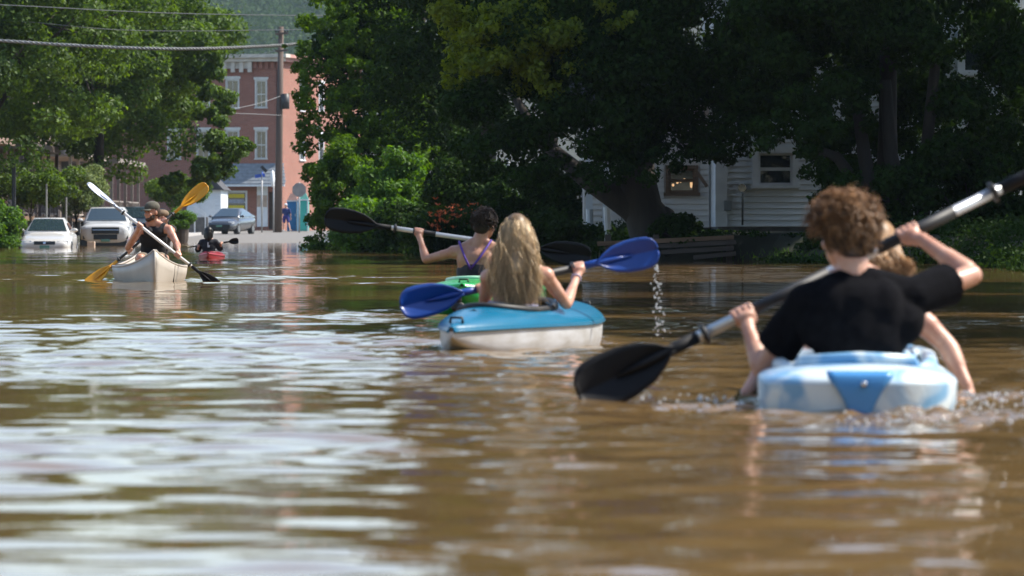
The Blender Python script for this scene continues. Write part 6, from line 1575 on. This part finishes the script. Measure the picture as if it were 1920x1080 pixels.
def sternman():
    t = thing('person', 'person hidden behind the capped one, holding the yellow paddle', 'person', P(292, 505, 60.5), 0, 'paddlers')
    D = 60.4; d = (PD5[1] - PD5[0]).normalized()
    def on(px): return PD5[0].lerp(PD5[1], (388 - px) / (388 - 158))
    gl, gr = on(308), on(243)
    J = dict(pel=P(290, 492, D + .1), neck=P(298, 433, D), head=P(303, 409, D), sr=P(270, 432, D), sl=P(322, 431, D), er=P(243, 452, D - .2), el=P(318, 440, D - .25), wr=gr + Vector((.045, .05, .055)), wl=gl + Vector((.01, .06, -.04)))
    for q, sd in (('r', -1), ('l', 1)):
        J['h' + q] = J['pel'] + Vector((sd * .09, 0, 0)); J['k' + q] = J['pel'] + Vector((sd * .16, -.4, .05)); J['a' + q] = J['pel'] + Vector((sd * .15, -.45, -.25))
    mb = MB(); torso(mb, J, .95); arms(mb, J, 1.0); hand(mb, J['wl'], gl, d); hand(mb, J['wr'], gr, d); R, L = head(mb, J, (-.2, -1, 0)); legs(mb, J, .95)
    clay('body', mb, .010, m_skin_p, t, 4)
    sh = MB(); torso(sh, J, .95, .012); clay('shirt', sh, .011, mat('dark_shirt', (0.015, 0.014, 0.016), 0.9), t, 5, [(J['neck'] + Vector((0, 0, .03)), (0, 0, 1), J['neck'] + Vector((0, 0, .1)), .16)])
    hb = MB(); hb.ellipsoid(L(0, -.015, .035), (.09, .1, .09), R); hb.ellipsoid(L(.0, -.05, -.06), (.09, .05, .09), R); o = clay('hair', hb, .009, hair_mat('black_hair', (0.01, .008, .007), (.03, .022, .018)), t, 3)
    hp = MB(); hp.ellipsoid(L(0, 0, .055), (.094, .105, .06), R); hp.capsule(L(.09, .04, .04), L(.15, .07, .0), .022, .014); hp.obj('cap', mat('tan_cap', (0.16, 0.11, 0.07), 0.9, var=.2, scale=20), t, True)
sternman()
def child():
    t = thing('person', 'person in dark T-shirt with white back print in the red kayak', 'person', P(391, 485, 103.1), 0, 'paddlers')
    D = 103.1; d = (PD6[1] - PD6[0]).normalized()
    def on(px): return PD6[0].lerp(PD6[1], (px - 334) / (447 - 334))
    gl, gr = on(372), on(415)
    J = dict(pel=P(392, 482, D), neck=P(391, 450, D), head=P(391, 436, D), sl=P(379, 454, D), sr=P(404, 454, D), el=P(371, 468, D + .1), er=P(413, 466, D + .1), wl=gl + Vector((0, -.06, -.03)), wr=gr + Vector((-.01, -.06, -.02)))
    seated_legs(J, Vector((0, 1, 0)), Vector((1, 0, 0)), .75, .1)
    mb = MB(); torso(mb, J, .8, fem=True); arms(mb, J, .8); hand(mb, J['wl'], gl, d, .8); hand(mb, J['wr'], gr, d, .8); R, L = head(mb, J, (0, 1, -.05), .9); legs(mb, J, .75)
    clay('body', mb, .011, m_skin_p, t, 3)
    sh = MB(); torso(sh, J, .8, .022, parts=('pel', 'waist', 'rib', 'chest', 'sh')); cuts = []
    for s_, e_ in (('sl', 'el'), ('sr', 'er')): sh.capsule(J[s_], J[s_].lerp(J[e_], .95), .062, .07)
    clay('t_shirt', sh, .011, mat('navy_shirt', (0.012, 0.013, 0.02), 0.9), t, 4, [(J['neck'] + Vector((0, 0, .02)), (0, 0, 1), J['neck'] + Vector((0, 0, .1)), .14)], .004, 9)
    pr = MB(); c = P(391, 460, D - .128)
    pr.box(c + Vector((-.012, 0, .02)), (.022, .004, .09)); pr.box(c + Vector((.014, 0, -.012)), (.03, .004, .03)); pr.box(c + Vector((0, 0, -.035)), (.05, .004, .014)); pr.obj('back_print', m_trim, t)
    hb = MB(); hb.ellipsoid(L(0, -.02, .03), (.098, .105, .105), R); hb.capsule(L(0, -.06, -.02), L(0, -.075, -.13), .085, .07); hb.ellipsoid(L(-.06, -.05, -.07), (.05, .05, .08), R); hb.ellipsoid(L(.06, -.05, -.07), (.05, .05, .08), R)
    o = clay('hair', hb, .010, hair_mat('near_black_hair', (0.01, .008, .007), (.03, .022, .018)), t, 3)
child()
def walker():
    D = 286.0; b0 = P(536, 432, D); b0.z = 0.5
    t = thing('person', 'person in blue shirt and shorts walking by the blue cabin', 'person', b0)
    z = b0.z; x = b0.x
    V3 = lambda dx, dy, dz: Vector((x + dx, D + dy, z + dz))
    J = dict(pel=V3(0, 0, .86), neck=V3(.03, .0, 1.34), head=V3(.0, .0, 1.53), sl=V3(-.17, .02, 1.29), sr=V3(.2, -.02, 1.28), el=V3(-.24, .08, 1.02), er=V3(.28, -.02, 1.02), wl=V3(-.25, .2, .80), wr=V3(.27, .12, .80), hl=V3(-.09, 0, .84), hr=V3(.1, 0, .84), kl=V3(-.12, .12, .48), kr=V3(.16, -.06, .48), al=V3(-.14, .05, .09), ar=V3(.26, -.2, .10))
    mb = MB(); torso(mb, J, 1.0); arms(mb, J, 1.0); open_hand(mb, J['wl'], (0, .2, -1), (1, 0, 0)); open_hand(mb, J['wr'], (0, .2, -1), (1, 0, 0)); R, L = head(mb, J, (-.2, 1, -.1)); legs(mb, J, 1.0)
    clay('body', mb, .013, m_skin, t, 3)
    sh = MB(); torso(sh, J, 1.03, .02, parts=('waist', 'rib', 'chest', 'sh'))
    for s_, e_ in (('sl', 'el'), ('sr', 'er')): sh.capsule(J[s_], J[s_].lerp(J[e_], .7), .07, .075)
    clay('shirt', sh, .013, mat('navy_blue_shirt', (0.015, 0.03, 0.12), 0.9), t, 4)
    so = MB(); so.ellipsoid(J['pel'], (.185, .13, .14))
    for q in 'lr': so.capsule(J['h' + q], J['h' + q].lerp(J['k' + q], .75), .105, .09)
    clay('shorts', so, .013, mat('violet_shorts', (0.03, 0.03, 0.16), 0.9), t, 4)
    hp = MB(); hp.ellipsoid(L(0, -.01, .05), (.092, .108, .075), R); hp.obj('hat', m_trim, t, True)
    for q in 'lr':
        f = MB(); f.capsule(J['a' + q] + Vector((0, -.03, -.05)), J['a' + q] + Vector((0, .16, -.06)), .045, .04); f.obj('shoe', m_trim, t, True)
walker()
# ------------------------------------------------------------------ splashes and drips
m_drop, nt, b = _nodes('water_drop')
b.inputs['Base Color'].default_value = (0.9, 0.92, 0.92, 1); b.inputs['Roughness'].default_value = 0.05; b.inputs['IOR'].default_value = 1.333; b.inputs['Transmission Weight'].default_value = 0.35  # base whitened so the drops stand in for sun glints
def drops(label, pts, name='water_drops'):
    mb = MB()
    for p, r in pts: mb.ellipsoid(p, (r, r, r * random.uniform(1, 1.6)), None, 8, 6)
    tag(mb.obj(name, m_drop, smooth=True), label, 'droplets', kind='stuff')
r = np.random.default_rng(33)
pts = []
for i in range(80):
    f = r.random() ** 0.8; px = 1229 + 14 * f + r.normal() * (2 + 9 * f); py = 492 + f * 150; pts.append((P(px, py, 26.6 + r.normal() * .04), r.uniform(.0018, .0055)))
drops('string of water drops falling from the raised blue paddle blade', pts)
pts = []
for i in range(26):
    px = r.uniform(1190, 1405) if r.random() < .4 else r.uniform(1310, 1402); p = P(px, 0, 17.6 + r.normal() * .2); pts.append((Vector((p.x, p.y, abs(r.normal()) * .010 + .006)), r.uniform(.003, .0065)))
drops('spray on the water by the black paddle blade', pts)
pts = []
for i in range(70):
    px = r.uniform(1560, 1925); D = r.uniform(15.2, 16.7) if r.random() < .6 else r.uniform(16.7, 18.2)
    if D > 16.7: px = r.uniform(1815, 1930)
    p = P(px, 0, D); pts.append((Vector((p.x, p.y, abs(r.normal()) * .012 + .008)), r.uniform(.003, .007)))
drops('whitened splash drops imitating sun glitter behind the marbled kayak', pts)
pts = [(P(612 + r.normal() * 2, 440 + r.random() * 14, 37.1), .005) for _ in range(10)]
drops('few drips under the raised black paddle blade', pts)

# ------------------------------------------------------------------ summer haze over the town
mh, nt, b = _nodes('haze_air'); nt.nodes.remove(b)
pv = nt.nodes.new('ShaderNodeVolumePrincipled'); pv.inputs['Color'].default_value = (0.68, 0.84, 1.0, 1); pv.inputs['Density'].default_value = 0.000065; pv.inputs['Anisotropy'].default_value = 0.3
nt.links.new(pv.outputs[0], nt.nodes['Material Output'].inputs['Volume'])
mb = MB(); mb.bbox((-1950, -100, -3.5), (1950, 3650, 275)); hz = mb.obj('haze', mh, kind='stuff'); hz['label'] = 'thin blue summer haze filling the street'; hz['category'] = 'haze'
